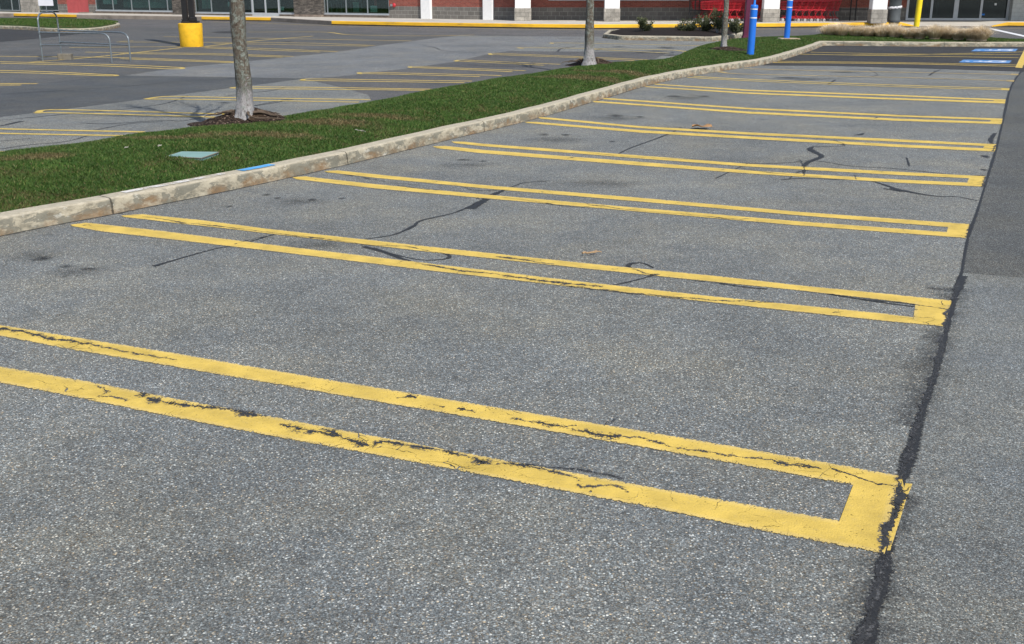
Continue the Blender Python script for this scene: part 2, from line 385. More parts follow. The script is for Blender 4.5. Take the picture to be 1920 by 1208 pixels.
def glass(name, tint, f=.15):
    t = NT(name)
    tr = t.n('BsdfTransparent', {'Color': (*tint, 1)}).outputs[0]
    gl = t.n('BsdfGlossy', {'Color': (.8, .9, .92, 1), 'Roughness': .03}).outputs[0]
    return t.done(t.n('MixShader', {0: f, 1: tr, 2: gl}).outputs[0])
M['glass'] = glass('shop_glass', (.45, .60, .58), .16)
M['doorglass'] = glass('dark_door_glass', (.35, .40, .40), .07)

def wob(x, y, s, a): return mnoise.noise(Vector((x*s, y*s, 3.1))) * a
# ------------------------------------------------------------------ ribbons on the ground
def dens(pts, n):
    """resample a polyline with Catmull-Rom smoothing"""
    pts = [Vector(p) for p in pts]
    if len(pts) == 2: return [pts[0].lerp(pts[1], i / n) for i in range(n + 1)]
    q = [2 * pts[0] - pts[1]] + pts + [2 * pts[-1] - pts[-2]]; out = []
    m = max(2, n // (len(pts) - 1))
    for i in range(1, len(q) - 2):
        a, b, c, d = q[i-1], q[i], q[i+1], q[i+2]
        for k in range(m):
            t = k / m
            out.append(.5 * ((2*b) + (c-a)*t + (2*a-5*b+4*c-d)*t*t + (3*b-a-3*c+d)*t**3))
    out.append(pts[-1]); return out
def resamp(pts, n):
    pts = [Vector(p) for p in pts]; L = [0]
    for a, b in zip(pts, pts[1:]): L.append(L[-1] + (b - a).length)
    out = []; j = 0
    for i in range(n + 1):
        s = L[-1] * i / n
        while j < len(pts) - 2 and L[j+1] < s: j += 1
        out.append(pts[j].lerp(pts[j+1], (s - L[j]) / max(1e-9, L[j+1] - L[j])))
    return out
ZS = .22      # thickness of the coats on the pavement
class Ribbons:
    def __init__(s): s.v = []; s.f = []; s.uv = []
    def pair(s, A, B, z, n=24, vlo=-1, vhi=1, u0=0):
        A = resamp(A, n); B = resamp(B, n); k = len(s.v); u = u0
        z = z * ZS if z < .05 else z
        for i in range(n + 1):
            if i: u += (A[i] - A[i-1]).length
            for P, vv in ((A[i], vhi), (B[i], vlo)):
                s.v.append((P.x, P.y, z)); s.uv.append((u, vv))
        for i in range(n): a = k + 2*i; s.f.append((a, a+1, a+3, a+2))
    def line(s, pts, w, z, n=24):
        P = dens(pts, n); A = []; B = []; z = z * ZS if z < .05 else z
        if not isinstance(w, (list, tuple)): w = [w]
        for i, p in enumerate(P):
            t = (P[min(i+1, len(P)-1)] - P[max(i-1, 0)]); t.z = 0; t.normalize()
            nrm = Vector((-t.y, t.x, 0)); f = i / (len(P) - 1) * (len(w) - 1); j = min(int(f), len(w) - 2) if len(w) > 1 else 0
            ww = w[0] if len(w) == 1 else w[j] + (w[j+1] - w[j]) * (f - j)
            A.append(p + nrm * ww / 2); B.append(p - nrm * ww / 2)
        k = len(s.v); u = 0
        for i in range(len(P)):
            if i: u += (P[i] - P[i-1]).length
            s.v.append((A[i].x, A[i].y, z)); s.uv.append((u, 1)); s.v.append((B[i].x, B[i].y, z)); s.uv.append((u, -1))
        for i in range(len(P) - 1): a = k + 2*i; s.f.append((a, a+1, a+3, a+2))
    def build(s, name, mat, parent=None): return obj(name, s.v, s.f, mat, parent, uv=s.uv)
def GP(pts, z=0.0): return [G(x, y, z) for x, y in pts]
def sheet(name, px, z, mat):
    P = GP(px); return struct(obj(name, [(p.x, p.y, z * ZS) for p in P], [tuple(range(len(P)))], mat))

# ------------------------------------------------------------------ SETTING: ground and pavements
N = 40; gv = []; gf = []
def gl(i, n, a, b): return a + (b - a) * i / n
for j in range(N + 1):
    for i in range(N + 1): gv.append((gl(i, N, -220, 220), gl(j, N, -60, 300), 0))
for j in range(N):
    for i in range(N): a = j*(N+1)+i; gf.append((a, a+1, a+N+2, a+N+1))
struct(obj('ground', gv, gf, M['asphalt']))
# seam line of the aisle, in photo pixels projected on the ground
SEAM = [(1600,1260),(1622,1200),(1650,1100),(1662,1035),(1680,960),(1690,905),(1700,872),(1713,832),(1724,790),(1738,748),(1754,702),(1772,632),(1785,580),(1797,532),(1803,512),(1815,447),(1832,398),(1846,352),(1857,315),(1868,278),(1880,228),(1886,200),(1893,170),(1903,150),(1915,134)]
sw = GP(SEAM)
near_aisle = [p for p, q in zip(sw, SEAM) if q[1] >= 512]; far_aisle = [p for p, q in zip(sw, SEAM) if q[1] <= 512]
near_aisle = [Vector((near_aisle[0].x - 1.5, near_aisle[0].y - 3.2, 0))] + near_aisle
def fill_right(name, P, z, mat, x_off=26):
    v = []; f = []
    z *= ZS
    for p in P: v += [(p.x, p.y, z), (p.x + x_off, p.y - x_off * .36, z)]
    for i in range(len(P) - 1): f.append((2*i, 2*i+1, 2*i+3, 2*i+2))
    return struct(obj(name, v, f, mat))
fill_right('drive_aisle', near_aisle, .004, M['aisle'])
fill_right('drive_aisle_dark_section', far_aisle + GP([(1921,127),(1945,104),(1955,80)]), .004, M['aisle_dark'])
# newer black asphalt at the far end of the stall row
sheet('new_asphalt', [(1429,123),(1560,124),(1700,128),(1830,132),(1960,136),(1975,86),(1800,84),(1547,82),(1500,98)], .0045, M['black'])
# the far lot: pale aisle, dark lane, worn stalls, road along the shops
sheet('far_lot_pavement', [(-500,330),(-500,60),(-100,30),(400,37),(700,46),(900,58),(850,68.5),(830,70),(720,84.5),(630,98),(467,115),(330,128),(240,141),(222,143),(0,165),(-500,200)], .004, M['farlot'])
sheet('dark_lane', [(-500,212),(0,165),(70,157.5),(218,141.5),(262,142.5),(440,145),(572,147.6),(500,157),(442,164),(272,186),(66,212),(0,220),(-500,275)], .0055, M['lane'])
sheet('pale_aisle', [(245,141.5),(330,129),(467,115.5),(630,98.5),(720,84.5),(830,70.5),(1000,68.5),(1130,70),(1150,76),(1046,80),(979,90),(957,95.5),(917,101),(851,116),(757,129),(640,143),(572,147),(440,144.5)], .0065, M['lightlot'])
sheet('dark_stall_pavement', [(572,148.5),(640,143.5),(757,129.5),(851,116.5),(917,101.5),(957,95.8),(1045,97),(1170,98),(1250,100),(1200,125),(1000,150),(900,158),(800,175),(700,195),(690,178),(640,164)], .0075, M['darklot'])
sheet('black_corner_pavement', [(-400,50),(0,54),(90,59),(160,60.5),(150,64),(80,72),(0,79),(-400,110)], .0065, M['black'])
sheet('store_road', [(-500,26),(0,31),(144,34),(370,37.5),(508,39),(620,46.5),(780,50),(1000,54),(1110,55),(1300,54),(1520,51.5),(1700,49.5),(1900,49.5),(2300,50),(2300,75),(1900,80),(1400,68),(1130,69),(980,68),(800,66),(640,60),(500,55),(300,52),(0,44),(-500,40)], .009, M['road'])
sheet('dark_pavement_patch', [(395,61.5),(408,59.5),(440,58.5),(460,60),(450,62.5),(420,63)], .0105, M['black'])  # small dark sheet laid on the far pavement

# ------------------------------------------------------------------ tar seals, cracks, stains (wear of the pavement), painted tree shadows
T = Ribbons(); zt = .0125
def tl(pts, w, n=None):
    global zt
    if isinstance(w, (list, tuple)): w = [max(q, .02) * 1.15 for q in w]
    else: w *= 1.15
    zt += .00005; T.line(GP(pts), w, zt, n or 8 * len(pts))
tl(SEAM[:6], [.062,.075,.05,.065,.045,.03,.05], 60)
tl(SEAM[5:15], [.05,.065,.055,.045,.03,.035,.03,.05,.02], 70)
tl([(1790,560),(1797,540),(1806,518)], [.02,.06,.06])
tl(SEAM[14:], [.02,.03,.018,.035,.03,.045,.04,.05], 80)
tl([(288,500),(318,491),(400,468),(452,458),(515,440)], [.05,.028,.02,.02,.018])
tl([(665,452),(700,447),(740,440),(775,425),(790,414),(850,400),(895,382)], [.008,.02,.025,.045,.03,.025,.045])
tl([(880,392),(905,378),(925,366),(962,350)], [.10,.09,.07,.02])
tl([(895,373),(935,361),(960,351),(985,343),(1028,340)], [.03,.05,.02,.018,.008])
tl([(682,463),(720,473),(755,486),(782,494)], [.05,.05,.04,.02])
tl([(700,465),(740,478),(790,488),(828,487),(843,483),(836,477),(800,470)], [.02,.015,.015,.02,.04,.02,.01])
tl([(1176,501),(1184,495),(1205,494),(1226,503)], [.04,.045,.02,.01])
tl([(1178,500),(1192,508),(1220,516)], [.03,.025,.01])
tl([(1140,537),(1180,529),(1222,518)], [.01,.018,.01])
tl([(1232,518),(1300,523),(1400,533),(1440,538)], [.012,.02,.03,.03])
tl([(1400,533),(1470,541),(1545,549),(1560,553),(1640,566),(1715,576)], [.012,.02,.035,.02,.022,.02])
tl([(1156,291),(1180,279),(1215,266),(1240,257),(1262,248),(1278,239)], [.02,.03,.03,.04,.025,.02])
tl([(1342,335),(1374,320),(1402,307)], [.01,.018,.012])
tl([(1600,254),(1612,253),(1620,250)], [.02,.09,.02])
tl([(1569,268),(1584,273)], [.05,.03])
tl([(1586,274),(1545,275.5),(1524,276),(1521,282),(1540,293),(1527,300),(1511,308),(1507,325)], [.02,.015,.04,.10,.07,.08,.06,.03])
tl([(1290,302),(1400,307),(1470,306),(1527,302),(1597,312),(1681,317),(1794,329)], [.008,.015,.02,.02,.02,.015,.01], 60)
tl([(1800,331),(1846,329)], [.02,.03])
tl([(1465,338),(1500,335),(1570,337),(1625,337),(1645,343)], [.03,.02,.015,.02,.02])
tl([(1656,354),(1675,357),(1690,360)], [.03,.03,.03])
tl([(1625,337),(1667,350),(1687,357),(1752,368),(1794,369.5),(1833,377)], [.015,.05,.10,.03,.015,.015], 60)
tl([(1480,335),(1500,322),(1530,318)], [.01,.02,.01])
tl([(1844,292),(1852,296)], [.10,.06]); tl([(1840,318),(1850,320)], [.06,.05])
tl([(1866,250),(1858,262),(1862,275)], [.05,.07,.03])
tl([(1742,142),(1752,135),(1764,131)], [.05,.06,.04]); tl([(1552,159),(1560,154),(1566,150)], [.07,.05,.04])
tl([(1455,155),(1530,149),(1640,143),(1630,131)], [.02,.025,.02,.02]); tl([(1590,131),(1632,130)], [.04,.06])
tl([(1700,296),(1703,306),(1705,312)], [.02,.03,.01])
tl([(1290,177),(1310,180)], .03); tl([(1590,237),(1604,237)], .03); tl([(1425,225),(1438,225)], .03)
tl([(0,226),(150,212),(215,207),(307,195),(352,180)], .035); tl([(0,237),(35,229),(45,228)], [.06,.1,.03])
tl([(150,231),(205,232.5),(305,226),(350,226),(440,206),(540,186)], .035); tl([(170,246),(240,233),(305,228)], .03)
tl([(0,280),(57,272),(122,266),(175,252)], .03); tl([(0,265),(57,260)], .02)
tl([(421,181),(460,176),(510,170),(534,164)], .03); tl([(478,199),(510,194),(548,187)], [.03,.04,.06])
tl([(0,177),(200,165),(330,154),(440,147)], .03)
tl([(780,85),(793,85.5),(815,89.5),(836,96),(905,100)], [.03,.05,.08,.03,.03]); tl([(1045,97),(1055,91),(1095,85)], [.08,.06,.03]); tl([(1118,95),(1127,91)], .05)
tl([(925,74),(960,75),(1010,76)], .03); tl([(1045,72),(1080,74),(1088,73)], .06)
for a in ([(265,57),(300,58),(340,58)], [(610,57),(700,58.5),(790,58)]): tl(a, .08)
struct(T.build('crack_seal', M['tar']))
# fine cracks that break through the paint
K = Ribbons(); K2 = Ribbons(); zk = .0185
def kl(pts, w, n=None, jit=0):
    global zk
    zk += .00005; P = dens(GP(pts), n or 8 * len(pts)); n2 = max(len(P), int((P[-1] - P[0]).length / .02)) if P[0].y < 11 else len(P)
    P = resamp(P, n2); sc = min(1, 6 / P[0].y)
    P = [q + Vector((wob(q.x, q.y, 9, .018) + wob(q.x + 5, q.y, 30, .010), wob(q.x, q.y + 7, 9, .018) + wob(q.x, q.y - 3, 33, .012), 0)) * (1.0 if P[0].y < 7 else .8) for q in P]
    if not isinstance(w, (list, tuple)): w = [w, w]
    ww = []
    for i in range(n2 + 1):
        g = i / n2 * (len(w) - 1); j = min(int(g), len(w) - 2); b = w[j] + (w[j+1] - w[j]) * (g - j)
        ww.append(max(.004, min(b, .040) * (.92 + 1.5 * mnoise.noise(Vector((P[i].x * 22, P[i].y * 22, 7))))))
    K.line(P, ww, zk, n2)
    if P[0].y < 7.5 and P[0].x < 1.0: K2.line(P, [q * 1.6 + .018 for q in ww], zk - .0006, n2)
kl([(0,616),(30,622),(55,626),(90,635),(130,640),(180,650),(235,660),(262,666),(330,676)], [.05,.07,.035,.03,.04,.018,.014,.02,.008], 90)
kl([(262,735),(270,745),(300,753),(330,758),(380,764),(430,769),(470,779),(500,782)], [.02,.06,.05,.03,.035,.02,.06,.02], 90)
kl([(525,797),(560,805),(600,812),(640,823),(690,838)], [.02,.05,.05,.04,.03], 80)
kl([(600,805),(625,812),(650,826),(690,838),(715,830),(740,832),(800,842),(850,853),(885,857)], [.06,.05,.03,.022,.07,.02,.022,.03,.01], 100)
kl([(885,858),(905,868),(930,872),(960,871),(1000,878),(1040,888),(1078,897),(1085,905)], [.02,.025,.01,.03,.02,.012,.01,.008], 80)
kl([(1078,911),(1095,916),(1140,914),(1160,916),(1178,925)], [.015,.008,.006,.012,.006], 50)
kl([(960,786),(980,790),(1010,794),(1030,800),(1060,802),(1085,800)], [.012,.01,.018,.022,.014,.008], 60)
kl([(1065,806),(1100,812),(1140,818),(1160,818),(1200,823),(1240,834),(1300,845),(1340,852),(1370,859),(1400,862),(1440,862),(1460,868),(1490,874),(1535,878)], [.014,.035,.04,.012,.008,.008,.01,.018,.01,.01,.008,.016,.022,.012], 160)
kl([(1490,870),(1520,876),(1540,880)], [.015,.04,.01])
kl([(1560,881),(1590,890),(1625,902),(1660,911),(1690,912)], [.018,.014,.012,.01,.014], 60)
kl([(1690,893),(1686,918),(1688,935),(1683,955),(1675,970),(1668,990),(1660,1010),(1655,1040)], [.03,.035,.04,.03,.035,.03,.025,.06], 110)
kl([(1708,915),(1692,925),(1690,940),(1680,968),(1675,1000)], [.012,.014,.012,.014,.008], 60)
kl([(742,746),(765,745),(785,748)], [.02,.06,.02]); kl([(812,760),(830,763)], .02); kl([(855,767),(880,771),(895,775)], [.015,.045,.01])
kl([(175,725),(200,735),(190,745),(220,748),(240,753)], [.01,.01,.012,.012,.008])
kl([(985,872),(1060,880),(1130,889),(1172,899)], [.006,.012,.012,.005], 60)
# row two
kl([(240,404),(300,411),(340,418),(400,424),(450,430),(500,436),(560,444),(620,450),(660,456),(700,461),(760,463),(800,471),(830,475)], [.006,.01,.035,.02,.035,.014,.02,.03,.03,.012,.015,.022,.008], 150)
kl([(156,424),(168,423),(170,425)], [.02,.04,.01])
kl([(780,494),(830,503),(870,509),(920,514),(980,523),(1030,529),(1060,532),(1130,539)], [.02,.02,.03,.022,.03,.05,.025,.03], 100)
kl([(1050,535),(1100,541),(1160,548),(1220,554),(1300,561),(1350,565),(1400,566),(1450,568)], [.02,.012,.02,.012,.025,.014,.02,.008], 100)
kl([(930,482),(960,486),(990,489),(1010,493),(1040,497)], [.01,.03,.04,.015,.01]); kl([(1145,506),(1160,506)], .04)
kl([(1185,505),(1205,512),(1216,516),(1234,516)], [.02,.02,.03,.03])
kl([(1300,527),(1350,532),(1400,540),(1440,543)], [.01,.02,.045,.03]); kl([(1560,553),(1640,564),(1720,573),(1780,582)], [.012,.02,.022,.02], 50)
kl([(1560,587),(1580,586)], [.02,.04])
kl([(1778,585),(1774,598),(1770,612)], [.03,.03,.03])
# row three
kl([(640,327),(700,337),(740,344),(790,348)], [.01,.03,.012,.008]); kl([(745,348),(780,354),(830,358)], [.02,.05,.02])
kl([(870,352),(900,358),(955,356)], [.015,.02,.012])
kl([(940,371),(1000,378),(1050,386),(1090,389),(1120,386),(1160,392),(1200,396),(1260,401),(1330,407),(1380,412),(1410,411)], [.012,.012,.02,.022,.018,.022,.018,.008,.01,.035,.015], 110)
kl([(1100,383),(1130,389)], .02); kl([(440,459),(470,450),(500,444)], [.015,.02,.012])
# rows four to six
kl([(930,272),(1060,281),(1150,292),(1230,297),(1310,301),(1400,307)], [.006,.008,.01,.02,.018,.012], 80)
kl([(1063,298),(1075,296)], .03); kl([(1390,316),(1440,324),(1500,330),(1540,333)], [.02,.03,.012,.02], 50)
kl([(1500,300),(1506,312),(1508,330)], [.02,.03,.02]); kl([(1600,328),(1606,337)], .015)
kl([(1160,234),(1240,239),(1275,240)], [.01,.015,.02]); kl([(1400,250),(1520,257),(1600,262)], [.02,.02,.01]); kl([(1560,263),(1585,271)], .03)
kl([(1550,210),(1640,213),(1680,216),(1760,219)], [.02,.04,.04,.02], 50); kl([(1640,223),(1648,220)], .04)
kl([(1866,273),(1862,284)], [.03,.03]); kl([(1846,332),(1842,351)], [.03,.03]); kl([(1819,421),(1812,447)], [.03,.03])
kl([(x - 8 if y > 1000 else x - 4, y) for x, y in SEAM[:14]], [.014, .02, .012, .02, .012, .01], 200)
kl([(1655,1040),(1664,1010),(1676,975),(1684,945),(1692,905)], [.02,.03,.045,.04,.02], 80)
struct(K.build('paint_cracks', M['tar_thin'])); struct(K2.build('paint_flaking', tar('paint_flaking', .085, 1.7, .42, 0, .75)))
# tar haze beside the seam
Q = Ribbons()
for a, w, z in (([(1700,800),(1735,700),(1765,620),(1790,540)], [.2,.42,.26,.36], .0118), ([(1625,1208),(1645,1100),(1672,1040)], [.34,.30,.16], .0119), ([(1735,540),(1790,545)], [.1,.2], .0117), ([(1712,930),(1690,1000)], [.10,.10], .0116)):
    Q.line(GP(a), w, z, 24)
struct(Q.build('tar_haze', M['tar_soft']))
D_ = Ribbons(); kp = GP([(-500,552),(-250,495),(-100,463.5),(0,443.5),(105,422),(212,402),(300,384),(420,360),(547,332.5),(650,309),(750,285),(850,260.5),(950,237),(1040,213),(1100,195),(1150,180),(1210,162),(1260,150),(1310,140.5),(1380,129.5),(1432,121.5),(1468,112.5),(1500,102.5)])
D_.line(kp, [.07,.05,.09,.06,.08,.05,.07,.09,.05,.08], .0125, 400); struct(D_.build('gutter_grit', tar('gutter_grit', .035, .9, .1, .3, .8)))
# oil stains where engines stand; blots left of the trunks paint tree shadows
def stains(name, lst, mat):
    v = []; f = []; uv = []; z = .0108
    for (px, py, rx, ry) in lst:
        z += .00008; c = G(px, py); X = (G(px + rx, py) - c).length; Y = (G(px, py - ry) - c).length; k = len(v)
        zz = z * ZS; v.append((c.x, c.y, zz)); uv.append((0, 0))
        for i in range(20):
            a = 2*math.pi*i/20; v.append((c.x + X*1.5*math.cos(a), c.y + Y*1.5*math.sin(a), zz)); uv.append((1.5*math.cos(a), 1.5*math.sin(a)))
        for i in range(20): f.append((k, k+1+i, k+1+(i+1) % 20))
    return struct(obj(name, v, f, mat, uv=uv))
stains('oil_stain_tree_shade', [(78,486,34,7),(125,500,26,5),(165,505,30,4),(120,519,16,3),(228,400,10,3),(585,375,16,4),(520,372,10,3),(430,388,12,3),(640,373,14,3),(500,366,14,3),
    (1155,217,24,4),(1200,220,14,2.5),(1020,253,18,4),(1060,253,16,3),(1148,266,12,2.5),(1265,181,24,3),(1320,181,18,2.5),(870,300,22,3.5),(905,303,14,2.5),
    (1480,146,40,2.5),(1580,136,40,2),(1250,90,30,3),(1205,99,22,2),(1255,104,30,2.2),(1100,172,10,2),(880,846,16,8),(420,193,20,1.8),(480,73,20,1.2),(1230,96,40,2),(1160,88,22,1.5),(540,78,16,1.5)], M['stain'])
stains('dry_spill', [(150,510,90,14),(60,480,80,14),(560,378,90,12),(1150,222,90,8),(1040,262,100,8),(1290,184,80,5),(880,310,80,8),(1130,345,120,12),(1500,148,120,4),(600,460,100,15)], M['stain_soft'])

# ------------------------------------------------------------------ yellow stall markings
def marking(label, parts, mat, group, z=.0155):
    R = Ribbons()
    for kind, *a in parts:
        z += .0004
        if kind == 'pair': R.pair(GP(a[0]), GP(a[1]), z, a[2] if len(a) > 2 else 40, *(a[3:5] if len(a) > 3 else ()))
        else: R.line(GP(a[0]), a[1], z, a[2] if len(a) > 2 else 30)
    return tag(R.build('stall_marking', M[mat]), label, 'parking line', group)
GM = 'yellow hairpin stall markings in the near row'
marking('wide worn yellow hairpin stall marking closest to the camera', [
    ('pair', [(-250,560),(-120,587),(0,610),(133,631.7),(320,661.7),(600,710),(933,765),(1240,815),(1594,876),(1690,894)],
             [(-250,580),(-120,608),(0,631),(133,656.7),(320,688),(600,736.5),(933,793),(1240,846.5),(1598,911.2),(1698,928)], 120),
    ('pair', [(-250,632),(-120,662),(0,688),(160,715),(320,746.7),(500,780),(640,806.7),(933,861.7),(1240,918),(1573,977),(1672,995)],
             [(-250,655),(-120,690),(0,719),(133,745),(320,783),(500,818),(640,843),(933,898),(1240,957.8),(1452,1002),(1658,1041)], 120),
    ('pair', [(1603,902),(1571,986)], [(1690,908),(1662,1012)], 24, -.98, .6),
    ('pair', [(1697,908),(1690,935),(1676,975),(1663,1034)], [(1711,909),(1699,938),(1688,975),(1669,1034)], 24, -.95, .95)], 'paint', GM)
marking('yellow hairpin stall marking with long black crack, second from the camera', [
    ('pair', [(226,405),(265,402),(380,413.5),(500,429.5),(800,462.5),(1100,494.5),(1350,519),(1500,536),(1650,550.5),(1785,564.5)],
             [(234,408),(344,421),(420,429),(500,438.5),(800,473),(1100,505),(1350,531),(1500,546),(1650,563),(1780,580)], 110),
    ('pair', [(132,422),(164,418),(300,433),(500,458.5),(800,494),(1100,530),(1350,558),(1650,588),(1715,596),(1774,603)],
             [(136,425),(185,434.6),(320,450),(500,471),(800,508),(1100,542),(1350,570),(1650,602.5),(1768,613)], 110),
    ('pair', [(1717,566),(1712,600)], [(1781,573),(1772,607)], 10, -.88, .88)], 'paint', GM)
marking('yellow hairpin stall marking crossed by a thick tar seal, third from the camera', [
    ('pair', [(607,321.5),(633,320),(760,333),(900,347),(1200,371.5),(1500,398),(1820,421)], [(615,324),(700,334),(900,353.5),(1200,379),(1500,405),(1817,430)], 90),
    ('pair', [(548,333),(570,331),(700,345.5),(900,364.5),(1200,390.6),(1500,415.8),(1776,436),(1816,439)], [(556,337),(700,354),(900,372),(1200,398),(1500,424),(1811,447.5)], 90),
    ('pair', [(1779,422),(1774,440)], [(1817,425),(1813,443)], 8, -.85, .85)], 'paint', GM)
marking('yellow hairpin stall marking beside branching tar cracks, fourth from the camera', [
    ('pair', [(846,266),(870,266),(900,269.5),(1200,292),(1400,307.5),(1681,322.5),(1848,331)], [(852,269),(900,274.5),(1200,298),(1400,313),(1681,329),(1847,336.5)], 80),
    ('pair', [(811,275),(835,274),(900,281),(1200,304),(1400,320),(1681,337),(1846,344.5)], [(818,278.5),(900,288),(1200,311.5),(1400,326),(1681,343.5),(1843,351)], 80),
    ('pair', [(1818,332),(1812,346)], [(1846.5,333.5),(1843,347.5)], 8, -.85, .85)], 'paint', GM)
marking('yellow hairpin stall marking beneath the curled brown leaf', [
    ('pair', [(1008,220.5),(1030,221),(1200,237),(1400,248.5),(1681,261.5),(1868,271)], [(1014,223),(1200,241),(1400,253),(1681,266.5),(1867,275.5)], 70),
    ('pair', [(983,229),(1005,229),(1200,244.5),(1400,256),(1681,271),(1867,279.5)], [(990,231.5),(1200,249.5),(1400,261),(1681,276.5),(1864,285)], 70),
    ('pair', [(1846,274.6),(1866.8,275.8)], [(1843,278),(1866.5,279.2)], 6, -.5, .5)], 'paint', GM)
marking('yellow hairpin stall marking sixth from the camera', [
    ('pair', [(1127,184.5),(1150,185),(1400,202.5),(1681,215.8),(1880,223)], [(1132,186.5),(1400,205.5),(1681,219.2),(1879,226.5)], 60),
    ('pair', [(1108,190),(1130,190.5),(1400,209.5),(1681,222.8),(1879,229.5)], [(1114,192.2),(1400,213.5),(1681,227.2),(1877,233.5)], 60),
    ('pair', [(1858,225.8),(1879,226.8)], [(1856,228.8),(1879,229.3)], 6, -.5, .5)], 'paint', GM)
marking('narrow yellow hairpin stall marking seventh from the camera', [
    ('pair', [(1226,157.5),(1400,168.5),(1681,178.5),(1886,187)], [(1229,159.2),(1400,171),(1681,181),(1885,189.8)], 50),
    ('pair', [(1207,162),(1400,173.7),(1681,184.5),(1885,191)], [(1213,163.8),(1400,176.5),(1681,187.6),(1884,194.8)], 50),
    ('pair', [(1864,189),(1885,190)], [(1862,190),(1885,190.9)], 5, -.5, .5)], 'paint', GM)
marking('faded yellow stall marking eighth from the camera', [
    ('line', [(1300,143.5),(1400,149),(1681,160),(1892,166.5)], .13, 40), ('line', [(1289,145.5),(1400,151.8),(1681,163),(1892,169)], .11, 40), ('pair', [(1878,165.5),(1893,166)], [(1877,169.2),(1892,170)], 5, -.5, .5)], 'paint_worn', GM)
marking('very faded yellow stall marking ninth from the camera', [
    ('line', [(1345,134.5),(1400,139.4),(1681,145.6),(1901,151.8)], .15, 40), ('pair', [(1888,150.3),(1902,150.8)], [(1886,153),(1901,153.8)], 5, -.5, .5)], 'paint_faded', GM)
marking('very faded yellow stall marking just before the black asphalt', [
    ('line', [(1395,129),(1520,132.5),(1700,136),(1909,140.3)], .15, 40), ('pair', [(1896,138.7),(1910,139)], [(1894,141),(1909,141.5)], 5, -.5, .5)], 'paint_faded', GM)
GB = 'yellow markings on the black asphalt'
marking('thin yellow stall marking along the front edge of the black asphalt', [
    ('line', [(1449,117.7),(1681,119.8),(1905,125)], .14, 30), ('line', [(1455,115.2),(1681,117.8),(1920,122.5)], .12, 30)], 'paint', GB)
marking('thin yellow stall marking between the two blue disabled symbols', [
    ('line', [(1497,102),(1681,105),(1910,108.7)], .15, 30), ('line', [(1520,98.2),(1681,101.5),(1913,103)], .13, 30)], 'paint_worn', GB)
marking('thin yellow cross line slanting over the far stall marking', [('line', [(1600,103.5),(1750,102),(1920,97.6)], .12, 30)], 'paint_worn', GB, .0165)
marking('broad yellow line along the aisle end of the disabled stalls', [('pair', [(1903,127),(1912,109),(1922,90)], [(1917,128),(1925,110),(1934,91)], 14)], 'paint', GB, .0175)
# far lot
FM = [
 ('first', [[(-120,283),(0,285.5),(12,286)]], .11), ('second', [[(-200,236),(0,242),(270,248)], [(-200,243),(0,250.5),(238,255)]], .11),
 ('third', [[(66,212),(117,206.3),(430,214.5)], [(66,212.3),(112,212),(300,217),(412,220.5)]], .11),
 ('fourth', [[(272,186),(320,181.2),(442,183.5),(694,187.5)], [(272,186.3),(330,186.5),(474,188.5),(673,192)]], .11),
 ('fifth', [[(432,165),(474,163.3),(640,165),(810,167.8)], [(432,165.2),(480,166.5),(797,169.8)]], .11),
 ('sixth', [[(564,151),(588,148.5),(740,150.5),(885,152.6)], [(564,151.3),(600,151.8),(871,155.6)]], .11),
 ('seventh', [[(674,139),(694,136.3),(900,141),(940,142.5)], [(674,139.2),(700,138.8),(900,144)]], .11),
 ('eighth', [[(768,127),(781,125.5),(900,129.6),(985,133)], [(768,127.2),(790,127.6),(900,132.2),(960,135)]], .11),
 ('ninth', [[(853,115),(864,113),(900,114.4),(1050,121)], [(853,115.3),(870,115.5),(900,117),(1020,122.8)]], .11),
 ('tenth', [[(919,103),(934,100.8),(1096,107),(1215,112.5)], [(919,103.2),(940,103.2),(1096,109.2),(1190,114)]], .11),
 ('eleventh', [[(979,91.3),(993,89.8),(1231,93.4),(1290,97)], [(1100,92.4),(1256,100)]], .12),
 ('twelfth', [[(1035,82),(1046,80.7),(1180,83),(1312,86)]], .12)]
for nm, lines, w in FM:
    marking('faded yellow hairpin marking just beyond the grass island, %s from the left front' % nm, [('line', L, w * 1.08, 30) for L in lines], 'paint_worn', 'faded stall markings just beyond the grass island', .0155)
UM = [
 ('nearest', [[(-120,157),(70,157.5)], [(-120,160),(40,160)]]), ('second nearest', [[(-100,130),(0,132.5),(87,135),(220,141.3)], [(-100,134),(62,137.5),(200,142.6),(220,141.6)]]),
 ('third nearest', [[(-80,114),(0,116),(225,122),(345,127.3)], [(0,119),(175,123.5),(322,129.5),(345,127.6)]]),
 ('fourth nearest', [[(-80,104),(0,106),(225,108.5),(440,116.2)], [(225,110.5),(440,118)]]), ('fifth nearest', [[(160,98),(225,99),(400,101),(550,106.2)], [(225,100.8),(400,103.3),(530,107.6)]]),
 ('sixth nearest', [[(130,89.5),(335,88),(475,90.6),(633,97.2)], [(385,90.2),(600,98)]]), ('seventh nearest', [[(218,79),(335,79.6),(567,81),(702,85.8)], [(225,78),(250,77)], [(400,81.6),(690,87)]]),
 ('eighth nearest', [[(307,69),(400,70.5),(600,74),(771,77)]]), ('farthest', [[(465,60.4),(604,60.5),(660,65.6),(800,67.6),(890,66)]])]
for nm, lines in UM:
    marking('faded yellow stall marking in the lot around the lamp post, %s to the camera' % nm, [('line', L, .135, 30) for L in lines], 'paint_worn', 'faded stall markings around the lamp post', .0165)
marking('yellow diagonal dividing line running through the lamp post base', [('line', [(57,117),(175,107.5),(342,89.5)], .12, 30), ('line', [(385,87.5),(475,77.5),(525,73),(587,68)], .12, 30)], 'paint_worn', None, .0175)
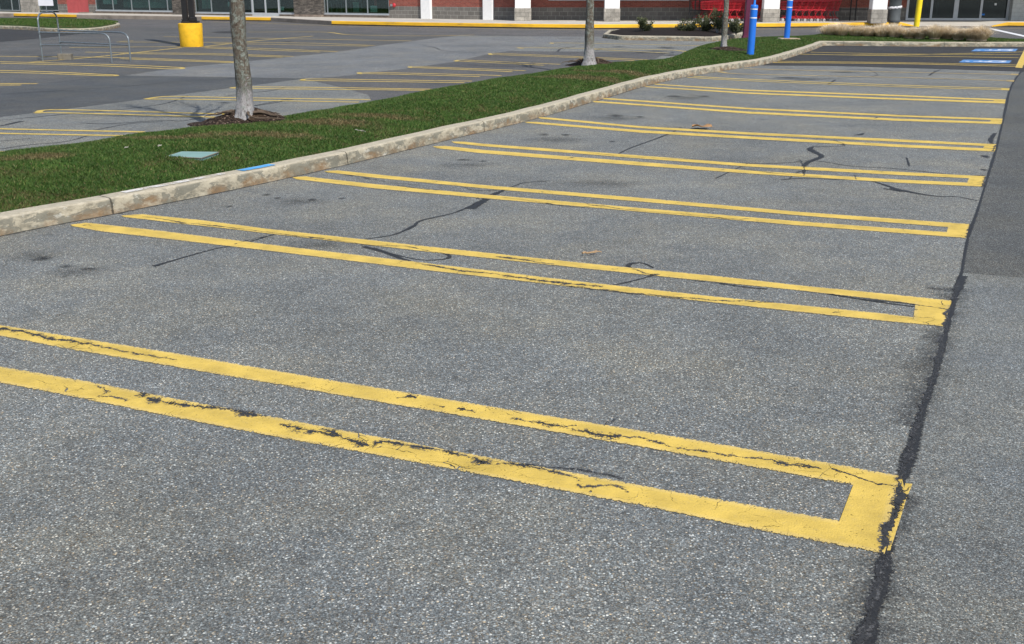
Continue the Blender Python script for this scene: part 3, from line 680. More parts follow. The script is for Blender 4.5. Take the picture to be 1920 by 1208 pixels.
marking('thin yellow edge line on the road along the shop kerb', [('line', [(400,41.2),(620,48.3),(780,51.6),(1100,56.2),(1500,54.8),(1700,53.6),(2000,54)], .10, 60)], 'paint_worn', None, .0135)
tag(marking('', [('pair', [(1846,53),(1920,69.5),(2050,100)], [(1858,53),(1935,69.5),(2070,100)], 14)], 'paint_white', None, .0135), 'broad white line slanting across the road beyond the dry grasses', 'road line')
# disabled symbols: blue square with white wheelchair figure
def symbol(label, c):
    a, b, d, e = GP(c)        # far-left, far-right, near-right, near-left
    def P(u, v): q = a.lerp(b, u); r = e.lerp(d, u); return r.lerp(q, v)
    o = thing('disabled_symbol', label, 'pavement symbol', P(.5, .5), 0, 'blue disabled parking symbols'); c0 = P(.5, .5)
    n = 8; v = []; f = []; uv = []
    for j in range(n+1):
        for i in range(n+1): p = P(i/n, j/n) - c0; v.append((p.x, p.y, .0155 * ZS)); uv.append((p.x, max(abs(i/n-.5), abs(j/n-.5)) * 1.9))
    for j in range(n):
        for i in range(n): k = j*(n+1)+i; f.append((k, k+1, k+n+2, k+n+1))
    obj('background', v, f, M['paint_blue'], o, uv=uv)
    # figure, head toward the kerb: local s along -u, t along v
    R = Ribbons()
    def q(s, t): p = P(1 - s, t) - c0; p.z = 0; return p
    arc = [q(.34 + .21*math.cos(x), .48 + .21*math.sin(x)) for x in [math.radians(70 + 14*i) for i in range(19)]]
    R.line(arc, .11, .0175, 40)
    R.line([q(.74, .42), q(.40, .46)], .12, .0176, 6); R.line([q(.42, .46), q(.40, .70)], .10, .0177, 6)
    R.line([q(.40, .70), q(.14, .80), q(.16, .88)], .10, .0178, 10); R.line([q(.62, .42), q(.60, .64)], .08, .0179, 6)
    R.line([q(.82, .42), q(.90, .42)], .15, .0180, 4)
    R.build('wheelchair_figure', M['paint_white'], o)
symbol('blue painted disabled symbol on the black asphalt, nearer to the camera', [(1806,112),(1897,114),(1893,119),(1797,117.5)])
symbol('blue painted disabled symbol on the black asphalt, close to the far kerb', [(1829,91.8),(1909,92),(1904,97),(1820,96.5)])

# ------------------------------------------------------------------ grass island with kerb
NK = [(-500,552),(-250,495),(-100,463.5),(0,443.5),(105,422),(212,402),(300,384),(420,360),(547,332.5),(650,309),(750,285),(850,260.5),(950,237),(1040,213),(1100,195),(1150,180),(1210,162),(1260,150),(1310,140.5),(1380,129.5),(1432,121.5),(1468,112.5),(1500,102.5),(1530,92),(1542,87),(1552,85.8),(1640,86.6),(1728,87.5),(1830,87.8),(1930,87.8),(2400,87.5)]
FK = [(-500,352),(-250,321),(-100,300),(0,284),(88,273),(175,262.5),(235,252.5),(375,236),(548,214.5),(630,201),(720,185),(805,167.5),(860,158),(940,144.5),(1000,137),(1060,126.5),(1130,118),(1185,114.5),(1230,112),(1262,108),(1313,86),(1345,78),(1362,74.5),(1385,71.5),(1430,69),(1500,67.2),(1530,66),(1548,64.5),(1640,60),(1728,58.5),(1830,66),(1900,74.5),(2300,75)]
KH = .135
B = [G(x, y) for x, y in NK]; Fk = [G(x, y, .15) for x, y in FK]
nA = 420
Bd = resamp(dens(B, 400), nA)
def pair_far():
    # keep the hand-matched stations of the two edges
    out = []; import bisect
    L = [0]
    for a, b in zip(B, B[1:]): L.append(L[-1] + (b - a).length)
    FF = dens(Fk, 16 * (len(Fk) - 1)); m = 16
    tot = [0]
    for a, b in zip(Bd, Bd[1:]): tot.append(tot[-1] + (b - a).length)
    for i in range(nA + 1):
        s = tot[i] / tot[-1] * L[-1]
        j = min(max(bisect.bisect_right(L, s) - 1, 0), len(B) - 2)
        t = (s - L[j]) / (L[j+1] - L[j]); jj = j + t
        # FK has more points than NK: scale the index with fixed anchors
        anchors = [(0, 0), (3, 3), (5, 6), (8, 8.6), (11, 11), (14, 15), (17, 19), (20, 22), (24, 27), (27, 29), (30, 32)]
        for (a0, b0), (a1, b1) in zip(anchors, anchors[1:]):
            if jj <= a1: g = b0 + (b1 - b0) * (jj - a0) / (a1 - a0); break
        k = min(g * m, len(FF) - 1.001); k0 = int(k)
        out.append(FF[k0].lerp(FF[k0+1], k - k0))
    return out
Fd = pair_far()
def wob(x, y, s, a): return mnoise.noise(Vector((x*s, y*s, 3.1))) * a
def nrm(P, i):
    t = P[min(i+1, len(P)-1)] - P[max(i-1, 0)]; t.z = 0; t.normalize(); return Vector((-t.y, t.x, 0))
def kerb(name, P, h, w, mat, side=1, ext=None, hvar=None, u00=0):
    """profile: foot, face (slight batter), rounded arris, top, back; UV = (metres along, height)"""
    v = []; f = []; uv = []; u = u00
    for i, p in enumerate(P):
        if i: u += (P[i] - P[i-1]).length
        n = nrm(P, i) * side; hh = h if hvar is None else hvar[i]
        j = wob(p.x, p.y, 1.3, .012); j2 = wob(p.x + 9, p.y, 7, .005)
        prof = [(0, -.02), (.006 + j2, hh*.3), (.012, hh*.62), (.018 + j2, hh*.88), (.034 + j2, hh*.985 + j*.3), (.06, hh + j*.4), (w, hh + .004 + j*.4), (w + .01, hh - .05)]
        for (d, z) in prof:
            q = p + n * (d + j); v.append((q.x, q.y, z)); uv.append((u, z if d < .05 else .2))
    m = 8
    for i in range(len(P) - 1):
        for k in range(m - 1): a = i*m + k; f.append((a, a+m, a+m+1, a+1) if side > 0 else (a, a+1, a+m+1, a+m))
    o = obj(name, v, f, mat, uv=uv, smooth=True); return struct(o)
Bk = resamp(dens(B, 1200), 1400)
jp = G(212, 402); ji = min(range(len(Bk)), key=lambda i: (Bk[i] - jp).length); ju = sum((b - a).length for a, b in zip(Bk[:ji], Bk[1:ji+1]))
kerb('kerb', Bk, KH, .17, M['kerb'], u00=-ju + 3.05 * 20.5)
MOUNDS = [(G(472, 225, .2), .72, .38, .12), (G(1112, 118, .2), .6, .42, .09), (G(1362, 95, .2), .8, .55, .08)]
def island_z(i, s):
    base = KH - .012; c = .11 if i < nA * .75 else .07
    return base + c * math.sin(math.pi * min(1, max(0, s))) ** .8
NS = 18; iv = []; ifc = []; IP = []
for i in range(nA + 1):
    a = Bd[i] + nrm(Bd, i) * .165; b = Fd[i]; row = []
    for k in range(NS + 1):
        s = k / NS; p = a.lerp(b, s); z = island_z(i, s) + wob(p.x, p.y, 2.0, .02)
        if k == 0: z = KH - .015
        row.append(Vector((p.x, p.y, z)))
    IP.append(row); iv += row
for i in range(nA):
    for k in range(NS): a = i*(NS+1)+k; ifc.append((a, a+NS+1, a+NS+2, a+1))
struct(obj('grass_verge', iv, ifc, M['soil'], smooth=True))
kerb('far_side_kerb', [Vector((p.x, p.y, 0)) + nrm(Fd, i) * .07 for i, p in enumerate(Fd) if 20 < i < nA - 4], .118, .09, M['kerb'], side=-1)
def grass_mesh(name, pts, hmin, hmax, wfun, mat, lean=.5):
    n = len(pts); pts = np.array(pts); h = rng.uniform(hmin, hmax, n); an = rng.uniform(0, 2*np.pi, n); la = rng.uniform(0, 2*np.pi, n); ll = rng.uniform(0, lean, n) * h
    w = wfun(pts); dx = np.cos(an) * w; dy = np.sin(an) * w
    V0 = pts + np.c_[dx, dy, np.zeros(n)]; V1 = pts - np.c_[dx, dy, np.zeros(n)]
    V2 = pts + np.c_[np.cos(la)*ll, np.sin(la)*ll, h]
    vs = np.stack([V0, V1, V2], 1).reshape(-1, 3)
    me = bpy.data.meshes.new(name); me.vertices.add(3*n); me.vertices.foreach_set('co', vs.astype(np.float32).ravel())
    me.loops.add(3*n); me.loops.foreach_set('vertex_index', np.arange(3*n, dtype=np.int32))
    me.polygons.add(n); me.polygons.foreach_set('loop_start', np.arange(0, 3*n, 3, dtype=np.int32)); me.update(calc_edges=True)
    at = me.attributes.new('rnd', 'FLOAT', 'POINT'); at.data.foreach_set('value', np.repeat(rng.uniform(0, 1, n), 3).astype(np.float32))
    me.materials.append(mat); o = bpy.data.objects.new(name, me); C.objects.link(o); return o
cells = []; wt = []
for i in range(nA):
    for k in range(NS):
        a, b, c, d = IP[i][k], IP[i+1][k], IP[i+1][k+1], IP[i][k+1]
        ar = ((b-a).cross(d-a)).length; D = a.y
        if D < 4 or D > 48: continue
        cells.append((a, b, c, d)); wt.append(ar / max(1, (D / 7.0)) ** 1.35)
wt = np.array(wt); wt /= wt.sum(); idx = rng.choice(len(cells), 420000, p=wt); pts = []
ru = rng.uniform(0, 1, (len(idx), 2))
for q, j in enumerate(idx):
    a, b, c, d = cells[j]; u, v = ru[q]; p = a.lerp(b, u).lerp(d.lerp(c, u), v)
    ok = True
    for (m, rx, ry, hh) in MOUNDS:
        e = ((p.x - m.x)/rx)**2 + ((p.y - m.y)/ry)**2
        if e < .8 + .35*math.sin(7*math.atan2(p.y-m.y, p.x-m.x)): ok = False
    if ok: pts.append((p.x, p.y, p.z - .004))
UC = (G(312,297,.2), G(341,288,.2), G(410,289,.2), G(378,300,.2))
uc = sum(UC, Vector()) / 4
def in_lid(x, y):
    w = [(q.x, q.y) for q in UC]; sg = [(w[(i+1) % 4][0]-w[i][0])*(y-w[i][1]) - (w[(i+1) % 4][1]-w[i][1])*(x-w[i][0]) for i in range(4)]
    return all(q > 0 for q in sg) or all(q < 0 for q in sg)
pts = [p for p in pts if not in_lid(p[0], p[1])]
o = grass_mesh('grass', pts, .010, .034, lambda P: .0020 + .00036 * P[:, 1], M['blade'], 1.5); struct(o, 'stuff')

# mulch mounds at the trees
def mound(c, rx, ry, h, mat, name='mulch_mound', seed=0, z0=None):
    v = []; f = []; nr, na = 12, 40; z0 = KH + .06 if z0 is None else z0
    for r in range(nr + 1):
        for k in range(na):
            a = 2*math.pi*k/na; q = r/nr; wob_ = 1 + .16*mnoise.noise(Vector((math.cos(a)*1.6 + seed, math.sin(a)*1.6, 0)))
            x = c.x + rx*1.1*q*math.cos(a)*wob_; y = c.y + ry*1.1*q*math.sin(a)*wob_
            z = z0 + h * (math.cos(math.pi*min(1, q)) * .5 + .5) + .018*mnoise.noise(Vector((x*9, y*9, seed))) - .05*q
            v.append((x, y, z))
    for r in range(nr):
        for k in range(na): j = (k+1) % na; f.append((r*na+k, r*na+j, (r+1)*na+j, (r+1)*na+k)[::-1])
    return struct(obj(name, v, f, mat, smooth=True))
for k, (c, rx, ry, h) in enumerate(MOUNDS): mound(c, rx, ry, h + .04, M['mulch'], seed=k*3.3)

# ------------------------------------------------------------------ trees
def tree(label, px_line, Y, seed, roots=True):
    """px_line: (left px, right px, py) of the visible trunk"""
    rnd = random.Random(seed)
    cl = []; ra = []
    for l, r, y in px_line:
        p = V((l + r) / 2, y, Y); q = V(r, y, Y); cl.append(p); ra.append((q - p).length)
    o = thing('tree', label, 'tree', cl[0], 0, 'thin street trees on the grass island'); c0 = cl[0].copy()
    P = [p - c0 for p in cl]; t = (P[-1] - P[-2]).normalized(); t.y += .02
    while P[-1].z < 2.6: P.append(P[-1] + t * .3 + Vector((rnd.uniform(-.015, .015), rnd.uniform(-.015, .015), 0))); ra.append(ra[-1] * .97)
    # flare into the mound
    P = [P[0] - Vector((0, 0, .18))] + P; ra = [ra[0] * 1.35] + ra
    L = []; Rr = []
    for i in range(len(P) - 1):
        for k in range(6): L.append(P[i].lerp(P[i+1], k/6)); Rr.append(ra[i] + (ra[i+1] - ra[i]) * k/6)
    L.append(P[-1]); Rr.append(ra[-1]); n = 28; v = []; f = []
    for i, p in enumerate(L):
        for k in range(n):
            a = 2*math.pi*k/n; d = Vector((math.cos(a), math.sin(a), 0))
            m = 1 + .16*mnoise.noise(Vector((d.x*1.6 + seed, d.y*1.6, p.z*2.2))) + .07*mnoise.noise(Vector((d.x*5, d.y*5 + seed, p.z*9)))
            if i < 7: m *= 1 + .22*max(0, math.sin(a*5 + seed))*(1 - i/7)
            v.append(p + d * Rr[i] * m)
    for i in range(len(L) - 1):
        for k in range(n): j = (k+1) % n; f.append((i*n+k, i*n+j, (i+1)*n+j, (i+1)*n+k))
    obj('trunk', v, f, M['bark'], o, smooth=True)
    top = L[-1]; mb = MB(); up = Vector((0, 0, 1))
    def branch(p, d, l, r, dep):
        pts = [p]; rr = [r]; q = p; dd = d.copy()
        for i in range(5):
            dd = (dd + Vector((rnd.uniform(-.2, .2), rnd.uniform(-.2, .2), .07))).normalized(); q = q + dd * l / 5; pts.append(q); rr.append(r * (1 - .14*(i+1)))
        mb.tube(pts, rr, 6)
        if dep < 3:
            for i in range(4 if dep else 5):
                k = rnd.randint(2, 5); nd = (dd + Vector((rnd.uniform(-.9, .9), rnd.uniform(-.9, .9), rnd.uniform(-.1, .5)))).normalized()
                branch(pts[k], nd, l * .66, rr[k] * .6, dep + 1)
    for i in range(6):
        a = i * 2.4 + rnd.random(); branch(top - up * rnd.uniform(0, .4), Vector((math.cos(a)*.6, math.sin(a)*.6, .8)).normalized(), 1.5, Rr[-1] * .5, 0)
    mb.build('crown', M['bark'], o, smooth=True)
    if roots:
        mr_ = MB()
        for k in range(7):
            a = rnd.uniform(-.9, 2*math.pi - 2.2); l = rnd.uniform(.2, .5); pp = []
            for i in range(8):
                q = i/7; an = a + .5*math.sin(q*3 + k)
                x, y = math.cos(an)*(Rr[0] + l*q), math.sin(an)*(Rr[0] + l*q)*.6
                e = min(1, math.hypot(x/.8, y/.42)); pp.append((x, y, .035 + .0*q - .17*e*e*.9 + .012*math.sin(q*9)))
            mr_.tube(pp, [.02, .017, .014, .012, .010, .008, .006, .004], 7)
        mr_.build('roots', M['root'], o, smooth=True)
    return o
T1 = G(462, 219, .25)
tree('pale lichen spotted tree trunk standing on the largest mulch mound at left', [(440,478,214),(441,476,205),(443,474,190),(443.5,473,170),(442,472.5,150),(440,468,120),(438,464.5,100),(435,461,70),(432.5,459,40),(430,457,0)], T1.y, 1)
T2 = G(1106, 117, .25)
tree('slim grey tree trunk at the middle of the frame before the brick wall', [(1094.5,1117,114),(1095,1115.5,105),(1096,1114.5,90),(1097,1114,60),(1099.5,1114,30),(1100,1113.5,0)], T2.y, 5)
T3 = G(1358, 93.5, .22)
tree('thinnest grey tree trunk beside the leafy shrub bed', [(1350.5,1364,92),(1351.5,1363,80),(1354,1365,50),(1356.5,1366,20),(1357.5,1367,0)], T3.y, 9)

# ------------------------------------------------------------------ things on the island
def bollard(label, px, py, hgt, r, post=True, z=.2, sleeve='bluesleeve', postm='bluepost', tape=True, group='blue bollards with sign posts', lean=0):
    p = G(px, py, z); o = thing('bollard', label, 'bollard', p, 0, group); o.rotation_euler = (0, lean, 0)
    mb = MB(); mb.lathe([(r, -.1), (r, hgt-.09), (r*1.06, hgt-.085), (r*1.06, hgt-.035), (r*.98, hgt-.01), (r*.8, hgt), (.01, hgt+.004)], n=32)
    mb.build('sleeve', M[sleeve], o, True)
    if tape:
        for zz in (hgt - .115, hgt - .325):
            b = MB(); b.lathe([(r*1.005, zz), (r*1.015, zz+.004), (r*1.015, zz+.024), (r*1.005, zz+.028)], n=32); b.build('reflective_band', M['whitetape'], o, True)
    if post:
        b = MB(); b.tube([(0, 0, hgt-.01), (0, 0, 2.3)], .028 if tape else .022, 14); b.build('sign_post', M[postm], o, True)
    return o
bollard('blue bollard with two white bands and thin post, nearer of the two on lawn', 1407, 100.5, 1.17, .088, lean=.02)
b2 = bollard('blue bollard with two white bands on a pale concrete collar, farther of the two', 1474.5, 76, 1.30, .088, lean=.02)
mb = MB(); mb.bbox(-.24, -.24, -.02, .38, .2, .075, .02); mb.build('concrete_collar', M['kerb'], b2)
bollard('bright yellow bollard behind the dry ornamental grasses', 1717.5, 55, 1.30, .115, sleeve='yellowsleeve', postm='greypipe', tape=False, group=None, z=.1, lean=.03)
p = G(1398.5, 68, .15); o = thing('sign_post', 'thick maroon square post rising from the corner of the shrub bed', 'post', p); o.rotation_euler = (0, .03, 0)
mb = MB(); mb.bbox(-.105, -.105, -.1, .105, .105, 2.8, .015); mb.build('shaft', M['maroon'], o)
mb = MB(); mb.bbox(-.13, -.13, -.1, .13, .13, .012, .01); mb.build('base_plate', M['maroon'], o)
# utility box lid
o = thing('utility_box', 'flat pale green utility box lid sunk in the grass', 'utility cover', uc)
def inset(q, k): return uc + (q - uc) * k - uc
v = [inset(q, 1) for q in UC]; zb = KH + .105 - uc.z + .2 - .2
lid = MB(); lo = [Vector((q.x, q.y, -.08)) for q in v]; hi = [Vector((q.x, q.y, .012)) for q in v]; h2 = [Vector((q.x*.97, q.y*.97, .018)) for q in v]
lid.add(lo + hi + h2, [(8, 9, 10, 11)[::-1]] + [(i, (i+1) % 4, 4+(i+1) % 4, 4+i) for i in range(4)] + [(4+i, 4+(i+1) % 4, 8+(i+1) % 4, 8+i) for i in range(4)])
o.location.z += .004; l = lid.build('lid', M['utility'], o); 
rim = MB()
for i in range(4): rim.tube([hi[i]*1.01, hi[(i+1) % 4]*1.01], .006, 6)
rim.build('rim', M['concblock'], o)
# paint patches on the kerb top
def kerb_patch(label, x0, x1, y0, y1, mat, cat, z=KH + .011, group=None):
    A = [G(x, y0 + (y1 - y0) * (x - x0) / (x1 - x0), 0) for x in np.linspace(x0, x1, 12)]
    # follow the kerb line: nearest samples of Bk between the two ends
    i0 = min(range(len(Bk)), key=lambda i: (Bk[i] - A[0]).length); i1 = min(range(len(Bk)), key=lambda i: (Bk[i] - A[-1]).length)
    R = Ribbons(); a = []; b = []
    for i in range(i0, i1 + 1):
        n = nrm(Bk, i); j = wob(Bk[i].x, Bk[i].y, 1.3, .012); q = Bk[i] + n * (.052 + j); w_ = Bk[i] + n * (.162 + j)
        for P_, vv in ((w_, 1), (q, -1)): R.v.append((P_.x, P_.y, KH + .0065 + j * .4)); R.uv.append(((Bk[i] - Bk[i0]).length, vv))
    for i in range(i1 - i0): k = 2*i; R.f.append((k, k+1, k+3, k+2))
    return tag(R.build('kerb_paint', M[mat]), label, cat, group)
kerb_patch('bright blue paint mark on top of the near kerb', 478, 536, 350.5, 338, 'paint_bluekerb', 'paint mark')
kerb_patch('worn white paint streaks on top of the near kerb left of the blue mark', 250, 440, 394, 356, 'paint_faded', 'paint mark')
bpy.data.objects['kerb_paint.001'].data.materials[0] = paint('worn_white_kerb_paint', (.66, .64, .60), 2.2, .5, .1)
# leaf, twigs and litter
def leafmesh(o, L, Wd, mat, curl=.03, seed=0):
    v = []; f = []; n = 14; m = 6
    for i in range(n+1):
        s = i/n; w = Wd * math.sin(math.pi*min(.98, s*.95+.03))**.7 * (1 + .25*math.sin(s*17+seed))
        for k in range(-m, m+1):
            q = k/m; v.append((s*L - L/2, q*w/2, .006 + curl*abs(q)**1.5*(.5+.5*math.sin(s*6+seed+q)) + curl*.9*math.sin(s*3.0)*(.6 + .4*math.sin(s*9))))
    w_ = 2*m+1
    for i in range(n):
        for k in range(2*m): a = i*w_+k; f.append((a, a+w_, a+w_+1, a+1))
    b = obj('blade', v, f, mat, o, smooth=True); md = b.modifiers.new('t', 'SOLIDIFY'); md.thickness = .0015
    s = MB(); s.tube([(L/2-.01, 0, .02), (L/2+.02, .004, .012), (L/2+.045, .012, .006)], [.002, .0018, .0012], 6); s.build('stalk', M['twig'], o)
o = thing('leaf', 'curled dry brown leaf lying beside a yellow line on the asphalt', 'leaf', G(1316, 239.5, .018), -.15); leafmesh(o, .26, .19, M['leaf'], .028, 1.0)
def twig(label, p0, p1, r, mat, z=.014, group=None, fork=True):
    a, b = G(*p0, z), G(*p1, z); c = (a + b) / 2; mb = MB(); pts = []
    for i in range(9): q = a.lerp(b, i/8) - c; q.z += r + .003*math.sin(i*2.1); q.y += .008*math.sin(i*1.3); pts.append(q)
    mb.tube(pts, [r*(1.25 - .09*i) for i in range(9)], 8)
    if fork: mb.tube([pts[4], pts[4] + (pts[7]-pts[4])*.7 + Vector((.0, .02, .006))], [r*.7, r*.4], 6)
    return tag(mb.build('twig', mat, smooth=True, loc=c), label, 'twig', group)
twig('short pale brown twig lying on the bare asphalt between two stall markings', (1092,476.5), (1128,473.5), .0065, M['twig'])
twig('tiny dark twig beside the nearest yellow marking', (1135,796), (1163,782), .0015, M['blackmetal'])
twig('thin pale stick lying on the brownish lawn right of the large trunk', (666,244), (686,247.5), .004, M['litter'], KH + .11)
twig('pale wood chip lying on the lawn above the utility lid', (297,275), (303,273.5), .007, M['litter'], KH + .12, fork=False)
twig('pale bark scrap lying on the lawn just above the near kerb corner', (234,278), (241,276.5), .005, M['litter'], KH + .12, fork=False)

# ------------------------------------------------------------------ shrub bed and ornamental grass
bed = GP([(1130,71.5),(1160,75.2),(1250,76.5),(1337,78),(1362,75.5),(1384,71.5),(1400,68),(1402,60),(1300,59),(1190,60.5),(1140,63.5)])
bd = resamp(bed + [bed[0]], 160)
kerb('shrub_bed_kerb', bd, .15, .16, M['kerb'], side=1)
cx = sum((p.x for p in bed)) / len(bed); cy = sum((p.y for p in bed)) / len(bed)
v = []; f = []; nr = 8; nb = len(bd)
for r in range(nr + 1):
    q = 1 - r / nr * .98
    for p in bd: 
        x = cx + (p.x - cx)*q; y = cy + (p.y - cy)*q; v.append((x, y, .13 + .22*(1-q)**.6*.8 + wob(x, y, 1.5, .03)) if r else (x, y, .1))
for r in range(nr):
    for k in range(nb - 1): f.append((r*nb+k, r*nb+k+1, (r+1)*nb+k+1, (r+1)*nb+k))
struct(obj('planting_bed', [(cx + (x-cx)*.965, cy + (y-cy)*.975, z) for x, y, z in v], f, M['blackmulch'], smooth=True))
def leafcloud(name, n, fn, size, mat, parent, seed):
    r = random.Random(seed); v = []; f = []; rv = []
    for i in range(n):
        c = fn(r); a = Vector((r.gauss(0, 1), r.gauss(0, 1), r.gauss(0, 1) + .6)).normalized(); b = a.orthogonal().normalized(); d = a.cross(b); s = size * r.uniform(.6, 1.3); k = len(v)
        an = r.uniform(0, 6.28); e = b * math.cos(an) + d * math.sin(an); g = a.cross(e)
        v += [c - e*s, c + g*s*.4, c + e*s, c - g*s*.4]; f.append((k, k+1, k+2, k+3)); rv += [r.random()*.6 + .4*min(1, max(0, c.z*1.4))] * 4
    o = obj(name, v, f, mat, parent); at = o.data.attributes.new('rnd', 'FLOAT', 'POINT'); at.data.foreach_set('value', rv); return o
def shrub(label, px, py, w, h, seed):
    p = G(px, py, .2); o = thing('shrub', label, 'shrub', p, 0, 'low shrubs in the planting bed'); r = random.Random(seed)
    st = MB(); tips = []
    for i in range(15):
        a = r.uniform(0, 6.28); l = r.uniform(.5, 1.05); t = Vector((math.cos(a)*w*.66*l*r.uniform(.3,1), math.sin(a)*w*.5*l, h*r.uniform(.35, 1.1)))
        st.tube([(0, 0, -.05), t*.5 + Vector((0, 0, .04)), t], [.012, .009, .004], 5); tips.append(t)
    st.build('stems', M['bark'], o)
    def fn(rr):
        t = rr.choice(tips); q = rr.uniform(.35, 1.0)
        return Vector(t * q) + Vector((rr.gauss(0, .05), rr.gauss(0, .05), rr.gauss(0, .04)))
    leafcloud('foliage', 2600, fn, .034, M['shrub'], o, seed)
for a in (('small round green shrub alone at the left of the mulch bed', 1208, 60.5, .62, .48, 3), ('low spreading green shrub left of centre in the mulch bed', 1288, 60.5, .85, .42, 4),
          ('green shrub in the mulch bed before the left end of the carts', 1321, 61, .8, .55, 5), ('tallest upright shrub in the bed just left of the thinnest trunk', 1345, 62, .6, .82, 6), ('dark green shrub between the thinnest trunk and maroon post', 1380, 63, .75, .5, 7)):
    shrub(*a)
def dry_grass(label, px, py, r0, h, seed):
    p = G(px, py, .2); o = thing('ornamental_grass', label, 'ornamental grass', p, 0, 'row of dry tan ornamental grasses'); r = random.Random(seed); v = []; f = []; rv = []
    comb = Vector((r.uniform(-.12, .12), r.uniform(-.25, .05), 0))
    for i in range(1500):
        a = r.uniform(0, 6.28); q = math.sqrt(r.random()); b = Vector((math.cos(a)*q*.16, math.sin(a)*q*.16, 0)); out = Vector((math.cos(a), math.sin(a), 0))
        L = h * r.uniform(.55, 1.15); sp = (r.uniform(.25, 1.0)) * q * r0; w = .0045
        p1 = b + out*sp*.45 + Vector((0, 0, L*.65)) + comb*.3; p2 = b + out*sp + comb + Vector((0, 0, L*(1 - .55*(sp/r0)**1.5)))
        sd = Vector((-out.y, out.x, 0)) * w; k = len(v); v += [b + sd, b - sd, p1 - sd*.8, p1 + sd*.8, p2]; f += [(k, k+1, k+2, k+3), (k+3, k+2, k+4)]
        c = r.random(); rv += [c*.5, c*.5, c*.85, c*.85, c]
    ob = obj('blades', v, f, M['drygrass'], o); at = ob.data.attributes.new('rnd', 'FLOAT', 'POINT'); at.data.foreach_set('value', rv)
    c = MB(); c.lathe([(.17, -.05), (.15, .05), (.1, .12), (.02, .16)], n=12); c.build('crown_base', M['drygrass'], o)
xs = [(1553,67.2),(1577,67.6),(1604,68),(1627,68.4),(1652,69),(1677,69.6),(1704,70.4),(1724,70.8),(1752,71.6),(1775,71),(1797,72.4),(1822,73.6),(1840,74)]
ordn = ['leftmost', 'second', 'third', 'fourth', 'fifth', 'sixth', 'seventh', 'eighth', 'ninth', 'tenth', 'eleventh', 'twelfth', 'rightmost']
for k, (x, y) in enumerate(xs):
    nm = ordn[k] + (' from the left' if 0 < k < 12 else '')
    dry_grass('dry tan ornamental grass clump at the row behind the far kerb, ' + nm, x, y, .62 + .10*math.sin(k*2.3), .40 + .06*math.sin(k*1.7), k + 20)
v_ = GP([(1560,67),(1700,69),(1850,75.5),(1858,70),(1720,61.5),(1560,64)]); struct(obj('grass_bed_mulch', [(p.x, p.y, .235) for p in v_], [tuple(range(6))], M['blackmulch']))
# distant island at left
IL = GP([(-300,43),(0,43.5),(120,44),(180,45.5),(215,47.5),(226,50),(218,53),(190,58),(150,60.5),(90,59.5),(0,54.5),(-300,50)])
il = resamp(dens(IL + [IL[0]], 120), 140); kerb('left_island_kerb', il[::-1], .14, .16, M['kerb'], side=1)
ci = sum(IL, Vector()) / len(IL)
v = [(ci.x, ci.y, .3)]; f = []
for q, z in ((.5, .27), (.9, .19), (.985, .12)):
    for p in il: v.append((ci.x + (p.x-ci.x)*q, ci.y + (p.y-ci.y)*q, z))
nb = len(il)
for k in range(nb-1):
    f.append((0, 1+k, 2+k))
    for r in range(2): a = 1 + r*nb + k; f.append((a, a+nb, a+nb+1, a+1))
struct(obj('left_grass_island', v, f, M['soil'], smooth=True))
pts = []
for i in range(26000):
    k = rng.integers(0, nb); q = math.sqrt(rng.random())*.98; p = il[k].lerp(il[(k+1) % nb], rng.random()); x = ci.x + (p.x-ci.x)*q; y = ci.y + (p.y-ci.y)*q
    if x > -32: pts.append((x, y, .3 - .1*q**2))
struct(grass_mesh('left_island_grass', pts, .03, .07, lambda P: .012 + 0*P[:, 1], M['blade'], .8), 'stuff')

# ------------------------------------------------------------------ lamp post and trolley bay
p = G(360, 87.5); o = thing('lamp_post', 'twin black lamp post on a round bright yellow concrete base', 'lamp post', p)
R0 = .355; mb = MB(); mb.lathe([(R0*.97, 0), (R0*.99, .02), (R0*1.0, .3), (R0*1.04, .66), (R0*1.02, .70), (R0*.9, .712), (.01, .712)], n=48); mb.build('concrete_base', M['polebase'], o, True)
for x0, x1 in ((-.21, -.05), (.0, .16)):
    b = MB(); b.bbox(x0 - .0, -.08, .70, x1, .08, 6.5, .01); b.build('post', M['blackmetal'], o)
b = MB(); b.bbox(-.24, -.14, .71, .27, .14, .78, .02); b.bbox(.0, -.15, .78, .26, -.085, .90, .03); b.build('base_cover', M['blackmetal'], o)
for x in (-.2, .22):
    b = MB(); b.lathe([(.02, .78), (.022, .83), (.012, .85)], (x, -.12, 0), 8); b.build('anchor_bolt', M['blackmetal'], o)
A1, A2, B1, B2 = G(80.5,114.5), G(116,108), G(210,118), G(245,115.5)
o = thing('trolley_bay', 'galvanised pipe trolley bay with arched end and white sign', 'trolley bay', A1); o0 = A1
def rel(q, z=0): r = q - o0; return Vector((r.x, r.y, z))
r = .021; b = MB(); a1, a2 = rel(A1), rel(A2); b1, b2 = rel(B1), rel(B2)
hz = 1.17; pts = [a1 + Vector((0, 0, z)) for z in (0, .5, .98)]
for k in range(1, 7): an = math.pi/2*k/6; pts.append(a1.lerp(a2, .28*(1 - math.cos(an))) + Vector((0, 0, .98 + .19*math.sin(an))))
for k in range(0, 7): an = math.pi/2*(1 - k/6); pts.append(a2.lerp(a1, .28*(1 - math.cos(an))) + Vector((0, 0, .98 + .19*math.sin(an))))
pts += [a2 + Vector((0, 0, z)) for z in (.5, 0)]
b.tube(pts, r, 10); b.build('end_arch', M['galv'], o, True)
